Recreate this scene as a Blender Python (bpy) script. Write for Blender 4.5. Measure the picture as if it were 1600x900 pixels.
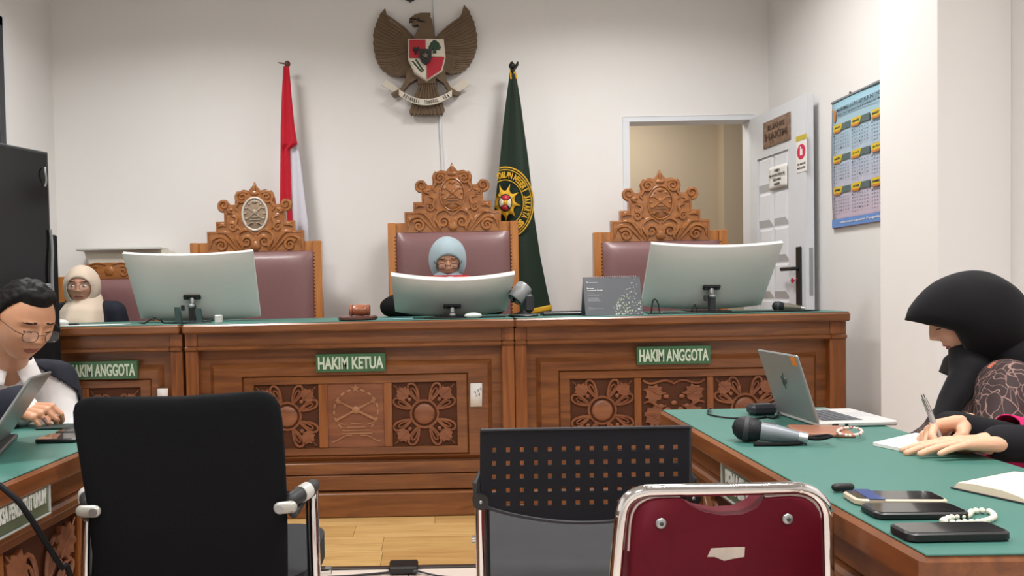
import bpy, bmesh, math, random
from math import sin, cos, pi, radians as R, sqrt, atan2
from mathutils import Vector as V, Matrix, Euler, noise
random.seed(7)
for o in list(bpy.data.objects): bpy.data.objects.remove(o)
SC = bpy.context.scene
COL = SC.collection

# ------------------------------------------------------------------ camera
CAM = V((0, 0, 1.12)); FL = 1200.0; PIT = R(1.5); ROL = 0.0195; CX, CY = 675.0, 486.0
FW = V((0, cos(PIT), -sin(PIT))); U0 = V((0, sin(PIT), cos(PIT))); R0 = V((1, 0, 0))
UP = U0*cos(ROL) + R0*sin(ROL); RT = R0*cos(ROL) - U0*sin(ROL)
cd = bpy.data.cameras.new('camera'); cam = bpy.data.objects.new('camera', cd); COL.objects.link(cam)
m3 = Matrix((RT, UP, -FW)).transposed().to_4x4(); m3.translation = CAM; cam.matrix_world = m3
cd.sensor_width = 36; cd.lens = FL*36/1600; cd.shift_x = (800-CX)/1600; cd.shift_y = (CY-450)/1600
cd.clip_start = .02
SC.camera = cam
# ------------------------------------------------------------------ world, lights, exposure
w = bpy.data.worlds.new('world'); SC.world = w; w.use_nodes = True
w.node_tree.nodes['Background'].inputs[0].default_value = (.75, .78, .85, 1)
w.node_tree.nodes['Background'].inputs[1].default_value = .3
SC.view_settings.view_transform = 'Standard'; SC.view_settings.look = 'None'
SC.view_settings.exposure = 0.15; SC.view_settings.gamma = 1; SC.view_settings.use_curve_mapping = False
CEIL = 3.3
LAMPS = [(-1.45, 3.55, 36), (1.15, 3.75, 34), (-1.3, 1.1, 32), (1.25, 1.1, 38), (0, -1.1, 44)]
for (lx, ly, e) in LAMPS:
    ld = bpy.data.lights.new('panel_light', 'AREA'); ld.shape = 'RECTANGLE'; ld.size = .55; ld.size_y = .55
    ld.energy = e; ld.color = (1, .985, .97); ld.spread = R(150)
    lo = bpy.data.objects.new('panel_light', ld); lo.location = (lx, ly, CEIL-.035); COL.objects.link(lo)
ld = bpy.data.lights.new('corridor_fill', 'AREA'); ld.size = .5; ld.energy = 15; ld.color = (1, .95, .88)  # unseen fill without a fitting, added to brighten the corridor past the doorway
lo = bpy.data.objects.new('corridor_fill', ld); lo.location = (1.6, 6.0, 2.75); COL.objects.link(lo)

# ------------------------------------------------------------------ picture -> place helpers
def ray(x, y): return FW + RT*((x-CX)/FL) - UP*((y-CY)/FL)
def PY(x, y, Y): d = ray(x, y); return CAM + d*(Y/d.y)
def PZ(x, y, z): d = ray(x, y); return CAM + d*((z-CAM.z)/d.z)
def PX(x, y, X): d = ray(x, y); return CAM + d*(X/d.x)

# ------------------------------------------------------------------ materials
def lin(c):
    return tuple(((v/255)/12.92 if v/255 <= .04045 else ((v/255+.055)/1.055)**2.4) for v in c) + (1,)
MC = {}
def nt(name):
    m = bpy.data.materials.new(name); m.use_nodes = True
    t = m.node_tree; return m, t, t.nodes['Principled BSDF']
def pm(name, c, rough=.5, metal=0, var=.08, scale=20, bump=0, coat=0, emit=0, alpha=1, trans=0, sheen=0):
    if name in MC: return MC[name]
    m, t, b = nt(name); N = t.nodes; L = t.links
    tc = N.new('ShaderNodeTexCoord'); no = N.new('ShaderNodeTexNoise'); no.inputs['Scale'].default_value = scale
    no.inputs['Detail'].default_value = 4
    L.new(tc.outputs['Object'], no.inputs['Vector'])
    mx = N.new('ShaderNodeMix'); mx.data_type = 'RGBA'
    a = lin(c); mx.inputs['A'].default_value = tuple(v*(1-var) for v in a[:3])+(1,)
    mx.inputs['B'].default_value = tuple(min(1, v*(1+var)) for v in a[:3])+(1,)
    L.new(no.outputs['Fac'], mx.inputs['Factor']); L.new(mx.outputs['Result'], b.inputs['Base Color'])
    b.inputs['Roughness'].default_value = rough; b.inputs['Metallic'].default_value = metal
    b.inputs['Coat Weight'].default_value = coat; b.inputs['Coat Roughness'].default_value = .15
    b.inputs['Sheen Weight'].default_value = sheen
    if rough >= .6 and not metal: b.inputs['Specular IOR Level'].default_value = .2
    b.inputs['Transmission Weight'].default_value = trans; b.inputs['Alpha'].default_value = alpha
    if emit:
        b.inputs['Emission Color'].default_value = a; b.inputs['Emission Strength'].default_value = emit
    if bump:
        bp = N.new('ShaderNodeBump'); bp.inputs['Strength'].default_value = bump; bp.inputs['Distance'].default_value = .002
        L.new(no.outputs['Fac'], bp.inputs['Height']); L.new(bp.outputs['Normal'], b.inputs['Normal'])
    MC[name] = m; return m
def wood(name, dark, mid, light, axis='X', rough=.35, coat=.25, scale=1.0, bump=.15):
    if name in MC: return MC[name]
    m, t, b = nt(name); N = t.nodes; L = t.links
    tc = N.new('ShaderNodeTexCoord'); mp = N.new('ShaderNodeMapping'); oi = N.new('ShaderNodeObjectInfo')
    s = {'X': (1.2, 14, 14), 'Y': (14, 1.2, 14), 'Z': (14, 14, 1.2)}[axis]
    mp.inputs['Scale'].default_value = tuple(v*scale for v in s)
    cb = N.new('ShaderNodeVectorMath'); cb.operation = 'SCALE'; cb.inputs[0].default_value = (7, 5, 9)
    L.new(oi.outputs['Random'], cb.inputs['Scale'])
    L.new(tc.outputs['Object'], mp.inputs['Vector']); L.new(cb.outputs['Vector'], mp.inputs['Location'])
    n1 = N.new('ShaderNodeTexNoise'); n1.inputs['Scale'].default_value = 1.6; n1.inputs['Detail'].default_value = 6
    n1.inputs['Distortion'].default_value = 1.1
    L.new(mp.outputs['Vector'], n1.inputs['Vector'])
    n2 = N.new('ShaderNodeTexNoise'); n2.inputs['Scale'].default_value = 9; n2.inputs['Detail'].default_value = 5
    L.new(mp.outputs['Vector'], n2.inputs['Vector'])
    ad = N.new('ShaderNodeMath'); ad.operation = 'MULTIPLY_ADD'; ad.inputs[1].default_value = .3
    L.new(n2.outputs['Fac'], ad.inputs[0]); L.new(n1.outputs['Fac'], ad.inputs[2])
    cr = N.new('ShaderNodeValToRGB'); e = cr.color_ramp.elements
    e[0].position = .42; e[0].color = lin(dark); e[1].position = .86; e[1].color = lin(light)
    k = cr.color_ramp.elements.new(.62); k.color = lin(mid)
    L.new(ad.outputs[0], cr.inputs['Fac']); L.new(cr.outputs['Color'], b.inputs['Base Color'])
    b.inputs['Roughness'].default_value = rough; b.inputs['Coat Weight'].default_value = coat; b.inputs['Coat Roughness'].default_value = .2
    bp = N.new('ShaderNodeBump'); bp.inputs['Strength'].default_value = bump; bp.inputs['Distance'].default_value = .001
    L.new(ad.outputs[0], bp.inputs['Height']); L.new(bp.outputs['Normal'], b.inputs['Normal'])
    MC[name] = m; return m
WALL = pm('wall_paint', (231, 229, 227), .65, var=.015, scale=3)
TRIM = pm('trim_paint', (222, 226, 232), .45, var=.01)
WX = wood('teak_along', (98, 57, 29), (120, 72, 38), (140, 88, 47), 'X')
WZ = wood('teak_upright', (108, 60, 28), (134, 78, 37), (154, 94, 46), 'Z')
WY = wood('teak_depth', (96, 54, 28), (118, 68, 35), (138, 84, 44), 'Y')
WC = wood('teak_carved', (112, 66, 42), (132, 80, 52), (148, 94, 62), 'X', rough=.4, coat=.15)
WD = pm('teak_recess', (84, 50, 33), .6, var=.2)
CW_ = wood('chair_teak', (150, 92, 42), (172, 108, 50), (188, 122, 60), 'Z', rough=.28, coat=.5)
CWC = wood('chair_carved_teak', (132, 78, 36), (152, 94, 46), (170, 110, 58), 'X', rough=.25, coat=.6)
GREEN = pm('green_leatherette', (62, 112, 102), .5, var=.05, scale=8, bump=.05)
LEATH = pm('mauve_leather', (124, 88, 88), .42, var=.08, scale=60, bump=.12, coat=.1)
WHITE_P = pm('white_plastic', (205, 206, 202), .35, var=.02)
BLACK = pm('black_plastic', (22, 22, 24), .4, var=.1)
BLACKM = pm('black_matte', (16, 16, 19), .75, var=.1)
DKGREY = pm('dark_grey_plastic', (48, 50, 52), .5, var=.1)
CHROME = pm('chrome', (225, 225, 225), .08, 1, var=.01)
SILV = pm('brushed_silver', (165, 168, 170), .35, .8, var=.04)
SILP = pm('silver_plastic', (150, 152, 154), .4, .3, var=.04)
PAPER = pm('paper', (232, 230, 226), .8, var=.02)
SIGN = pm('sign_green', (62, 104, 70), .35, var=.05, coat=.3)
LETT = pm('sign_letter', (205, 220, 200), .4, var=.06)
BROWN = pm('garuda_bronze', (104, 84, 62), .5, var=.25, scale=30, bump=.3)
SKIN = pm('skin', (196, 148, 118), .5, var=.07, scale=25)
LIP = pm('lip', (150, 88, 78), .5, var=.06)
HAIR = pm('black_hair', (17, 15, 15), .62, var=.3, scale=90, bump=.2)

# ------------------------------------------------------------------ mesh builder
class MB:
    def __init__(s, M=None):
        s.v = []; s.f = []; s.mi = []; s.M = M or Matrix(); s.m = 0
    def add(s, vs, fs):
        o = len(s.v); s.v += [s.M @ V(p) for p in vs]
        for f in fs: s.f.append([i+o for i in f]); s.mi.append(s.m)
        return s
    def merge(s, b):
        o = len(s.v); s.v += b.v; s.f += [[i+o for i in f] for f in b.f]; s.mi += b.mi; return s
    def box(s, x0, x1, y0, y1, z0, z1):
        if x0 > x1: x0, x1 = x1, x0
        if y0 > y1: y0, y1 = y1, y0
        if z0 > z1: z0, z1 = z1, z0
        return s.add([(x0,y0,z0),(x1,y0,z0),(x1,y1,z0),(x0,y1,z0),(x0,y0,z1),(x1,y0,z1),(x1,y1,z1),(x0,y1,z1)],
              [(0,3,2,1),(4,5,6,7),(0,1,5,4),(1,2,6,5),(2,3,7,6),(3,0,4,7)])
    def bbox(s, x0, x1, y0, y1, z0, z1, b=.006):      # box with chamfered edges
        pts = []
        if x0 > x1: x0, x1 = x1, x0
        if y0 > y1: y0, y1 = y1, y0
        if z0 > z1: z0, z1 = z1, z0
        b = min(b, (x1-x0)*.45, (y1-y0)*.45, (z1-z0)*.45)
        X = (x0, x1); Y = (y0, y1); Z = (z0, z1); S = (1, -1); idx = {}
        for i in (0, 1):
            for j in (0, 1):
                for k in (0, 1):
                    for a in (0, 1, 2):
                        p = [X[i]+S[i]*b, Y[j]+S[j]*b, Z[k]+S[k]*b]; p[a] = (X[i], Y[j], Z[k])[a]
                        idx[i, j, k, a] = len(pts); pts.append(p)
        F = []
        def q(*t): F.append([idx[u] for u in t])
        for i in (0, 1):
            q(*[(i,)+t+(0,) for t in ((0,0),(1,0),(1,1),(0,1))]); q(*[(t[0],i,t[1],1) for t in ((0,0),(1,0),(1,1),(0,1))])
            q(*[t+(i,2) for t in ((0,0),(1,0),(1,1),(0,1))])
            for j in (0, 1):
                q((0,i,j,1),(1,i,j,1),(1,i,j,2),(0,i,j,2)); q((i,0,j,0),(i,1,j,0),(i,1,j,2),(i,0,j,2)); q((i,j,0,0),(i,j,1,0),(i,j,1,1),(i,j,0,1))
                for k in (0, 1): F.append([idx[i,j,k,a] for a in (0,1,2)])
        c = V(((x0+x1)/2, (y0+y1)/2, (z0+z1)/2)); out = []
        for f in F:
            P = [V(pts[i]) for i in f]; n = (P[1]-P[0]).cross(P[2]-P[0]); m = sum(P, V())/len(P)-c
            out.append(f if n.dot(m) > 0 else f[::-1])
        return s.add(pts, out)
    def prism(s, poly, a0, a1, ax='y'):               # polygon in the two other axes, extruded along ax
        n = len(poly)
        def P(u, w, a): return {'y': (u, a, w), 'z': (u, w, a), 'x': (a, u, w)}[ax]
        ar = sum(poly[i][0]*poly[(i+1)%n][1]-poly[(i+1)%n][0]*poly[i][1] for i in range(n))
        pl = list(poly)
        if (ar < 0) != (ax == 'y' and False): pass
        if ar < 0: pl.reverse()
        if a0 > a1: a0, a1 = a1, a0
        vs = [P(u, w, a0) for u, w in pl]+[P(u, w, a1) for u, w in pl]
        fs = [list(range(n))[::-1], list(range(n, 2*n))]+[(i, (i+1) % n, (i+1) % n+n, i+n) for i in range(n)]
        if ax == 'y': fs = [list(f)[::-1] for f in fs]
        return s.add(vs, fs)
    def tube(s, pts, r, seg=8, closed=False, flat=None, caps=True):
        pts = [V(p) for p in pts]; n = len(pts); rr = r if isinstance(r, (list, tuple)) else [r]*n
        vs = []; fs = []; t0 = None
        for i, p in enumerate(pts):
            a = pts[(i-1) % n] if closed else pts[max(0, i-1)]
            b = pts[(i+1) % n] if closed else pts[min(n-1, i+1)]
            t = (b-a)
            t = t.normalized() if t.length > 1e-9 else V((0, 0, 1))
            if t0 is None:
                u = t.cross(V((0, 1, 0)) if abs(t.y) < .9 else V((1, 0, 0))).normalized()
            else:
                u = (u - t*u.dot(t)); u = u.normalized() if u.length > 1e-6 else t.orthogonal().normalized()
            t0 = t; w_ = t.cross(u)
            for k in range(seg):
                an = 2*pi*k/seg; o = u*(cos(an)*rr[i]) + w_*(sin(an)*rr[i])
                if flat: o = V((o.x*flat[0], o.y*flat[1], o.z*flat[2]))
                vs.append(p+o)
        m = n if closed else n-1
        for i in range(m):
            for k in range(seg):
                a, b = i*seg+k, i*seg+(k+1) % seg; c, d = ((i+1) % n)*seg+k, ((i+1) % n)*seg+(k+1) % seg
                fs.append((a, b, d, c))
        if not closed and caps: fs += [list(range(seg))[::-1], list(range((n-1)*seg, n*seg))]
        return s.add(vs, fs)
    def cyl(s, a, b, r, seg=16): return s.tube([a, b], r, seg)
    def lathe(s, prof, seg=24, c=(0, 0, 0), T=None):  # prof: (radius, z)
        vs = []; fs = []; n = len(prof); T = T or Matrix(); c = V(c)
        for (r, z) in prof:
            for k in range(seg): vs.append(T @ V((r*cos(2*pi*k/seg), r*sin(2*pi*k/seg), z)) + c)
        for i in range(n-1):
            for k in range(seg): fs.append((i*seg+k, i*seg+(k+1) % seg, (i+1)*seg+(k+1) % seg, (i+1)*seg+k))
        fs += [list(range(seg))[::-1], list(range((n-1)*seg, n*seg))]
        return s.add(vs, fs)
    def ell(s, c, r, T=None, nu=16, nv=10):
        c = V(c); T = T or Matrix(); vs = []; fs = []
        for j in range(nv+1):
            th = pi*j/nv
            for k in range(nu):
                ph = 2*pi*k/nu; vs.append(c + (T @ V((r[0]*sin(th)*cos(ph), r[1]*sin(th)*sin(ph), -r[2]*cos(th)))))
        for j in range(nv):
            for k in range(nu): fs.append((j*nu+k, j*nu+(k+1) % nu, (j+1)*nu+(k+1) % nu, (j+1)*nu+k))
        return s.add(vs, fs)
    def cap(s, a, b, ra, rb, seg=14, fl=None):        # rounded tapered limb
        a, b = V(a), V(b); t = (b-a); t = t.normalized() if t.length > 1e-6 else V((0, 0, 1)); P = []; r = []
        for i in range(5):
            an = pi/2*(1-i/4); P.append(a - t*ra*sin(an)); r.append(max(ra*cos(an), 1e-4))
        for i in range(5):
            an = pi/2*i/4; P.append(b + t*rb*sin(an)); r.append(max(rb*cos(an), 1e-4))
        return s.tube(P, r, seg, flat=fl)
    def grid(s, fn, nu, nv, cu=False, cv=False):
        vs = [fn(i/(nu if cu else nu-1), j/(nv if cv else nv-1)) for i in range(nu) for j in range(nv)]; fs = []
        for i in range(nu if cu else nu-1):
            for j in range(nv if cv else nv-1):
                a, b, c, d = i*nv+j, ((i+1) % nu)*nv+j, ((i+1) % nu)*nv+(j+1) % nv, i*nv+(j+1) % nv
                fs.append((a, b, c, d))
        return s.add(vs, fs)
    def build(s, name, mat, parent=None, smooth=35, solid=0, subs=0, weld=0, recalc=False):
        me = bpy.data.meshes.new(name); o = bpy.data.objects.new(name, me); COL.objects.link(o)
        if parent is not None:
            r = parent
            while r.parent: r = r.parent
            off = V(r.location); o.parent = parent
        else:
            xs = [p.x for p in s.v]; ys = [p.y for p in s.v]; zs = [p.z for p in s.v]
            off = V(((min(xs)+max(xs))/2, (min(ys)+max(ys))/2, min(zs))); o.location = off
        me.from_pydata([tuple(p-off) for p in s.v], [], s.f)
        for m_ in (mat if isinstance(mat, (list, tuple)) else [mat]): me.materials.append(m_)
        if any(s.mi): me.polygons.foreach_set('material_index', s.mi)
        if recalc or weld:
            b = bmesh.new(); b.from_mesh(me)
            if weld: bmesh.ops.remove_doubles(b, verts=b.verts, dist=weld)
            bmesh.ops.recalc_face_normals(b, faces=b.faces); b.to_mesh(me); b.free()
        me.polygons.foreach_set('use_smooth', [smooth > 0]*len(me.polygons))
        if 0 < smooth < 180: me.set_sharp_from_angle(angle=R(smooth))
        if solid:
            md = o.modifiers.new('solid', 'SOLIDIFY'); md.thickness = solid; md.offset = 0
        if subs:
            md = o.modifiers.new('subs', 'SUBSURF'); md.levels = subs; md.render_levels = subs
        me.update(); return o
def tag(o, label, cat, group=None, kind=None):
    if label: o['label'] = label
    if cat: o['category'] = cat
    if group: o['group'] = group
    if kind: o['kind'] = kind
    return o
def thing(name, label, cat, loc, group=None):
    o = bpy.data.objects.new(name, None); o.empty_display_size = .05; COL.objects.link(o); o.location = loc
    return tag(o, label, cat, group)
def structure(name, mb, mat, parent=None, **k):
    o = mb.build(name, mat, parent, **k)
    if parent is None: o['kind'] = 'structure'
    return o
def fuse(mb, vox=.006, sm=6, fac=.5):
    me = bpy.data.meshes.new('tmp'); me.from_pydata([tuple(p) for p in mb.v], [], mb.f)
    o = bpy.data.objects.new('tmp', me); COL.objects.link(o)
    md = o.modifiers.new('r', 'REMESH'); md.mode = 'VOXEL'; md.voxel_size = vox
    md = o.modifiers.new('s', 'SMOOTH'); md.iterations = sm; md.factor = fac
    dg = bpy.context.evaluated_depsgraph_get(); dg.update()
    e = o.evaluated_get(dg); m2 = e.to_mesh()
    out = MB(); out.v = [V(v.co) for v in m2.vertices]; out.f = [list(p.vertices) for p in m2.polygons]; out.mi = [0]*len(out.f)
    e.to_mesh_clear(); bpy.data.objects.remove(o); bpy.data.meshes.remove(me); return out
def text_mb(txt, w, h, M, ext=.002, off=0.02, res=3):
    """lettering of width w, height h, centred, in the XZ plane facing -Y of matrix M"""
    cu = bpy.data.curves.new('t', 'FONT'); cu.body = txt; cu.offset = off; cu.extrude = .02; cu.resolution_u = res
    cu.align_x = 'CENTER'; cu.align_y = 'CENTER'
    o = bpy.data.objects.new('t', cu); COL.objects.link(o)
    dg = bpy.context.evaluated_depsgraph_get(); dg.update(); e = o.evaluated_get(dg); me = e.to_mesh()
    vs = [v.co.copy() for v in me.vertices]; fs = [list(p.vertices) for p in me.polygons]
    e.to_mesh_clear(); bpy.data.objects.remove(o); bpy.data.curves.remove(cu)
    if not vs: return MB()
    x0, x1 = min(v.x for v in vs), max(v.x for v in vs); y0, y1 = min(v.y for v in vs), max(v.y for v in vs)
    mb = MB(M); sx = w/max(1e-6, x1-x0); sy = h/max(1e-6, y1-y0)
    mb.add([((v.x-(x0+x1)/2)*sx, -v.z/.02*ext, (v.y-(y0+y1)/2)*sy) for v in vs], fs); return mb
def frameM(o, x, z):
    """matrix with local X along x, local Z along z, local -Y = outward (towards the viewer for x right, z up)"""
    x = V(x).normalized(); z = V(z); z = (z-x*z.dot(x)).normalized(); y = z.cross(x)
    m = Matrix((x, y, z)).transposed().to_4x4(); m.translation = V(o); return m
def spiral(cx, cz, r0, r1, a0, turns, n=22, y=0):
    return [(cx+(r0+(r1-r0)*i/n)*cos(a0+turns*2*pi*i/n), y, cz+(r0+(r1-r0)*i/n)*sin(a0+turns*2*pi*i/n)) for i in range(n+1)]
def bez(p0, p1, p2, p3, n=12):
    p0, p1, p2, p3 = map(V, (p0, p1, p2, p3)); out = []
    for i in range(n+1):
        t = i/n; out.append(p0*(1-t)**3+p1*3*t*(1-t)**2+p2*3*t*t*(1-t)+p3*t**3)
    return out
def smooth_path(P, n=6, closed=False):
    P = [V(p) for p in P]; N = len(P); out = []
    rng = range(N) if closed else range(N-1)
    for i in rng:
        a = P[(i-1) % N] if closed or i > 0 else P[i]; b = P[i]; c = P[(i+1) % N]; d = P[(i+2) % N] if closed or i+2 < N else c
        for k in range(n):
            t = k/n
            out.append(((b*2)+(c-a)*t+(a*2-b*5+c*4-d)*t*t+(b*3-a-c*3+d)*t**3)*.5)
    if not closed: out.append(P[-1])
    return out
def rrect(w, h, r, n=5, cx=0, cy=0):
    P = []
    for sx, sy, a in ((1, 1, 0), (-1, 1, 90), (-1, -1, 180), (1, -1, 270)):
        for i in range(n+1):
            t = R(a+90*i/n); P.append((cx+sx*(w/2-r)+r*cos(t), cy+sy*(h/2-r)+r*sin(t)))
    return P
# ================================================================== ROOM
XL, XR, YB, YF = -2.52, 2.29, 5.2, -2.6
dA = PY(984, 300, YB).x; dB = PY(1173, 300, YB).x; dT = PY(1078, 189, YB).z
b = MB(); b.box(XL-.12, dA-.04, YB, YB+.12, 0, CEIL+.1); b.box(dB+.03, XR+.12, YB, YB+.12, 0, CEIL+.1); b.box(dA-.04, dB+.03, YB, YB+.12, dT+.035, CEIL+.1)
structure('wall_back', b, WALL)
b = MB(); b.box(XL-.12, XL, YF, 3.55, 0, CEIL+.1); b.box(XL-.12, XL, 4.56, YB, 0, CEIL+.1); b.box(XL-.12, XL, 3.55, 4.56, 2.78, CEIL+.1); b.box(XL-.12, XL, 3.55, 4.56, 0, .9)
structure('wall_left', b, WALL)
b = MB(); b.box(XR, XR+.12, YF, YB, 0, CEIL+.1)
structure('wall_right', b, WALL)
structure('wall_front', MB().box(XL-.12, XR+.12, YF-.12, YF, 0, CEIL+.1), WALL)
pY2 = 702*2.0/702; PXc = 2.0
yfar = FL*PXc/(1376.5-CX); ynear = FL*PXc/(1466-CX)
structure('wall_pilaster', MB().box(PXc, XR-.001, ynear, yfar, 0, CEIL-.001), WALL)
structure('ceiling', MB().box(XL-.12, XR+.12, YF-.12, YB+.12, CEIL, CEIL+.1), pm('ceiling_paint', (210, 208, 205), .8, var=.01))
# floor: slab, wooden planks, strip, tiles
fl = structure('floor', MB().box(XL-.12, XR+.12, YF-.12, 7.2, -.12, -.012), pm('screed', (120, 112, 100), .8, var=.1))
PW = [wood('plank_%s' % n, a, b_, c, 'X', rough=.35, coat=.1, scale=1.3, bump=.05) for n, a, b_, c in
      (('honey', (158, 122, 72), (176, 140, 86), (186, 150, 96)), ('amber', (150, 114, 66), (168, 130, 78), (180, 142, 90)), ('straw', (166, 130, 80), (184, 148, 94), (194, 160, 106)))]
PLM = {}
y = 3.105; row = 0
while y < 4.3:
    w_ = .19; x = XL - random.random()*.5
    while x < XR:
        L = random.choice((.7, .9, 1.05)); x0, x1 = max(x, XL), min(x+L, XR)
        if x1-x0 > .05:
            MB().bbox(x0+.0006, x1-.0006, y+.0006, y+w_-.0006, -.012, 0, .0012).build('plank', random.choice(PW), fl)
        x += L
    y += w_; row += 1
MB().bbox(XL, XR, 3.075, 3.103, -.012, .006, .003).build('transition_strip', pm('dark_strip', (52, 42, 38), .4), fl)
TILE = pm('pale_tile', (214, 200, 190), .22, var=.03, scale=5, coat=.2)
for i in range(8):
    for j in range(9):
        x0 = XL+.602*i; y1 = 3.073-.602*j; 
        MB().bbox(x0, min(x0+.599, XR), max(y1-.599, YF), y1, -.012, 0, .002).build('floor_tile', TILE, fl)
pf = structure('platform', MB().bbox(-1.42, XR-.01, 4.42, YB-.002, 0.001, .2, .004), pm('platform_laminate', (176, 132, 76), .4, var=.1))
# doorway
dr = structure('door_1', MB(), TRIM) if 0 else None
b = MB(); b.box(dA-.045, dA, YB-.012, YB+.13, .2, dT-.0005); b.box(dB, dB+.035, YB-.012, YB+.13, .2, dT-.0005); b.box(dA-.045, dB+.035, YB-.012, YB+.13, dT, dT+.03)
structure('trim_1', b, TRIM)
# corridor behind the door
CORR = pm('corridor_paint', (196, 182, 160), .7, var=.02, scale=4)
b = MB(); b.box(dA-.6, 3.4, 6.75, 6.85, 0, 3.3); b.box(dA-.7, dA-.6, YB+.12, 6.75, 0, 3.3); b.box(3.3, 3.4, YB+.12, 6.75, 0, 3.3)
b.box(2.52, 3.3, 6.6, 6.75, 0, 3.3);
structure('wall_corridor', b, CORR)
structure('ceiling_corridor', MB().box(dA-.7, 3.4, YB+.12, 6.85, 3.3, 3.4), CORR)
structure('floor_corridor', MB().box(dA-.7, 3.4, YB, 6.85, 0.001, .2), TILE)
# door leaf, hinged right, swung open
hin = V((dB-.005, YB-.02, 0)); fre = V(((1262-CX)/FL*4.5, 4.5, 0)); dW = (fre-hin).length
DM = frameM((hin.x, hin.y, .22), fre-hin, (0, 0, 1))
dH = dT-.22-.005
door = thing('door_2', None, None, hin); door['kind'] = 'structure'
DW_ = pm('door_white', (214, 217, 222), .4, var=.015)
rec = [( .11, dW-.2, z0, z0+.225) for z0 in (.25, .49, .73, .97, 1.21, 1.45)]
b = MB(DM); b.bbox(0, dW, 0.004, .045, 0, dH, .002); b.build('leaf', DW_, door)
b = MB(DM)
b.box(0, .1, -.008, .004, 0, dH); b.box(dW-.19, dW, -.008, .004, 0, dH); b.box(.1, dW-.19, -.008, .004, 1.72, dH); b.box(.1, dW-.19, -.008, .004, 0, .12)
b.build('door_frame_panel', DW_, door)
b = MB(DM)
nr = 7; pz = (1.72-.12)/nr
for i in range(nr):
    for j in range(2):
        x0 = .1+(dW-.29)*j/2; x1 = x0+(dW-.29)/2; z0 = .12+pz*i; z1 = z0+pz; e = .004
        d = .012
        b2 = [(x0+e, .004, z0+e), (x1-e, .004, z0+e), (x1-e, .004, z1-e), (x0+e, .004, z1-e), (x0+.03, -d, z0+.05), (x1-.03, -d, z0+.05), (x1-.03, -.002, z1-.02), (x0+.03, -.002, z1-.02)]
        pb = MB(DM); pb.add(b2, [(4,5,6,7),(0,1,5,4),(1,2,6,5),(2,3,7,6),(3,0,4,7)]); pb.build('door_panel', DW_, door, smooth=10)
# handle
b = MB(DM); hx = dW-.065; hz = PY(1254, 430, 4.55).z-.22
b.bbox(hx-.024, hx+.024, -.022, -.008, hz-.2, hz+.17, .004)
ho = b.build('handle_plate', BLACK, door)
b = MB(DM); b.cyl((hx, -.02, hz+.04), (hx, -.055, hz+.04), .011); b.bbox(hx-.13, hx+.012, -.066, -.05, hz+.028, hz+.052, .006); b.build('lever', BLACK, ho)
b = MB(DM); b.cyl((hx, .04, hz+.04), (hx, .075, hz+.04), .009); b.bbox(hx-.1, hx+.012, .06, .072, hz+.03, hz+.05, .005); b.build('lever', BLACK, ho)
b = MB(DM); b.bbox(dW-.001, dW+.002, .012, .036, hz-.12, hz+.16, .001); b.build('lock_plate', SILV, door)
b = MB(DM); b.lathe([(.0, -.004), (.014, -.003), (.016, 0), (.014, .003), (0, .004)], 14, (hx-.035, -.035, hz-.03), Matrix.Rotation(pi/2, 4, 'X')); b.cyl((hx-.03, -.03, hz-.03), (hx, -.02, hz-.02), .003, 6)
tag(b.build('key_tag', pm('key_red', (190, 40, 70), .4)), 'red key fob hanging from the lock of the open white door', 'key')
# signs on the door leaf
def dpt(px, py):
    o = DM.translation; n = DM.to_3x3() @ V((0, -1, 0)); d = ray(px, py); t = (o+n*.008-CAM).dot(n)/d.dot(n); q = DM.inverted() @ (CAM+d*t); return q
def on_door(name, quad, mat, th=.003):
    P = [dpt(*p) for p in quad]; x0 = (P[0].x+P[3].x)/2; x1 = (P[1].x+P[2].x)/2; z1 = (P[0].z+P[1].z)/2; z0 = (P[2].z+P[3].z)/2
    return x0, x1, z0, z1
x0, x1, z0, z1 = on_door('', [(1194, 193), (1236, 174), (1236, 218), (1194, 233)], None)
pl = thing('door_plaque', 'brown wooden plaque with raised dark lettering on top of the open door', 'sign', DM @ V((x0, 0, z0)))
PLQ = wood('plaque_wood', (92, 70, 54), (124, 98, 80), (150, 124, 102), 'X', rough=.5)
MB(DM).bbox(x0, x1, -.016, -.008, z0, z1, .002).build('board', PLQ, pl)
zc = (z0+z1)/2
text_mb('RUANG', (x1-x0)*.6, (z1-z0)*.2, DM @ Matrix.Translation(((x0+x1)/2, -.0175, zc+(z1-z0)*.22)), .0015).build('lettering', pm('plq_letter', (78, 58, 46), .5), pl)
text_mb('HAKIM', (x1-x0)*.8, (z1-z0)*.26, DM @ Matrix.Translation(((x0+x1)/2, -.0175, zc-(z1-z0)*.12)), .0015).build('lettering', MC['plq_letter'], pl)
x0, x1, z0, z1 = on_door('', [(1245, 214), (1261, 208), (1261, 266), (1245, 271)], None)
sg = thing('warning_sign', 'small white door sign with a pink ring symbol and yellow header', 'sign', DM @ V((x0, 0, z0)))
h = z1-z0; w_ = x1-x0; xc = (x0+x1)/2
MB(DM).box(x0, x1, -.011, -.008, z0, z1).build('board', PAPER, sg)
MB(DM).box(x0, x1, -.0125, -.011, z1-h*.14, z1).build('header', pm('sign_yellow', (196, 176, 60), .5), sg)
MB(DM).prism([(xc+w_*.4*cos(t*pi/12), z0+h*.55+w_*.4*sin(t*pi/12)*1.0) for t in range(24)], -.0125, -.011).build('disc', pm('sign_pink', (206, 40, 84), .5), sg)
b = MB(DM); b.box(xc-w_*.1, xc+w_*.12, -.0138, -.0125, z0+h*.45, z0+h*.62); b.ell((xc-w_*.05, -.013, z0+h*.66), (w_*.07, .001, w_*.07)); b.build('figure', PAPER, sg)
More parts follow.
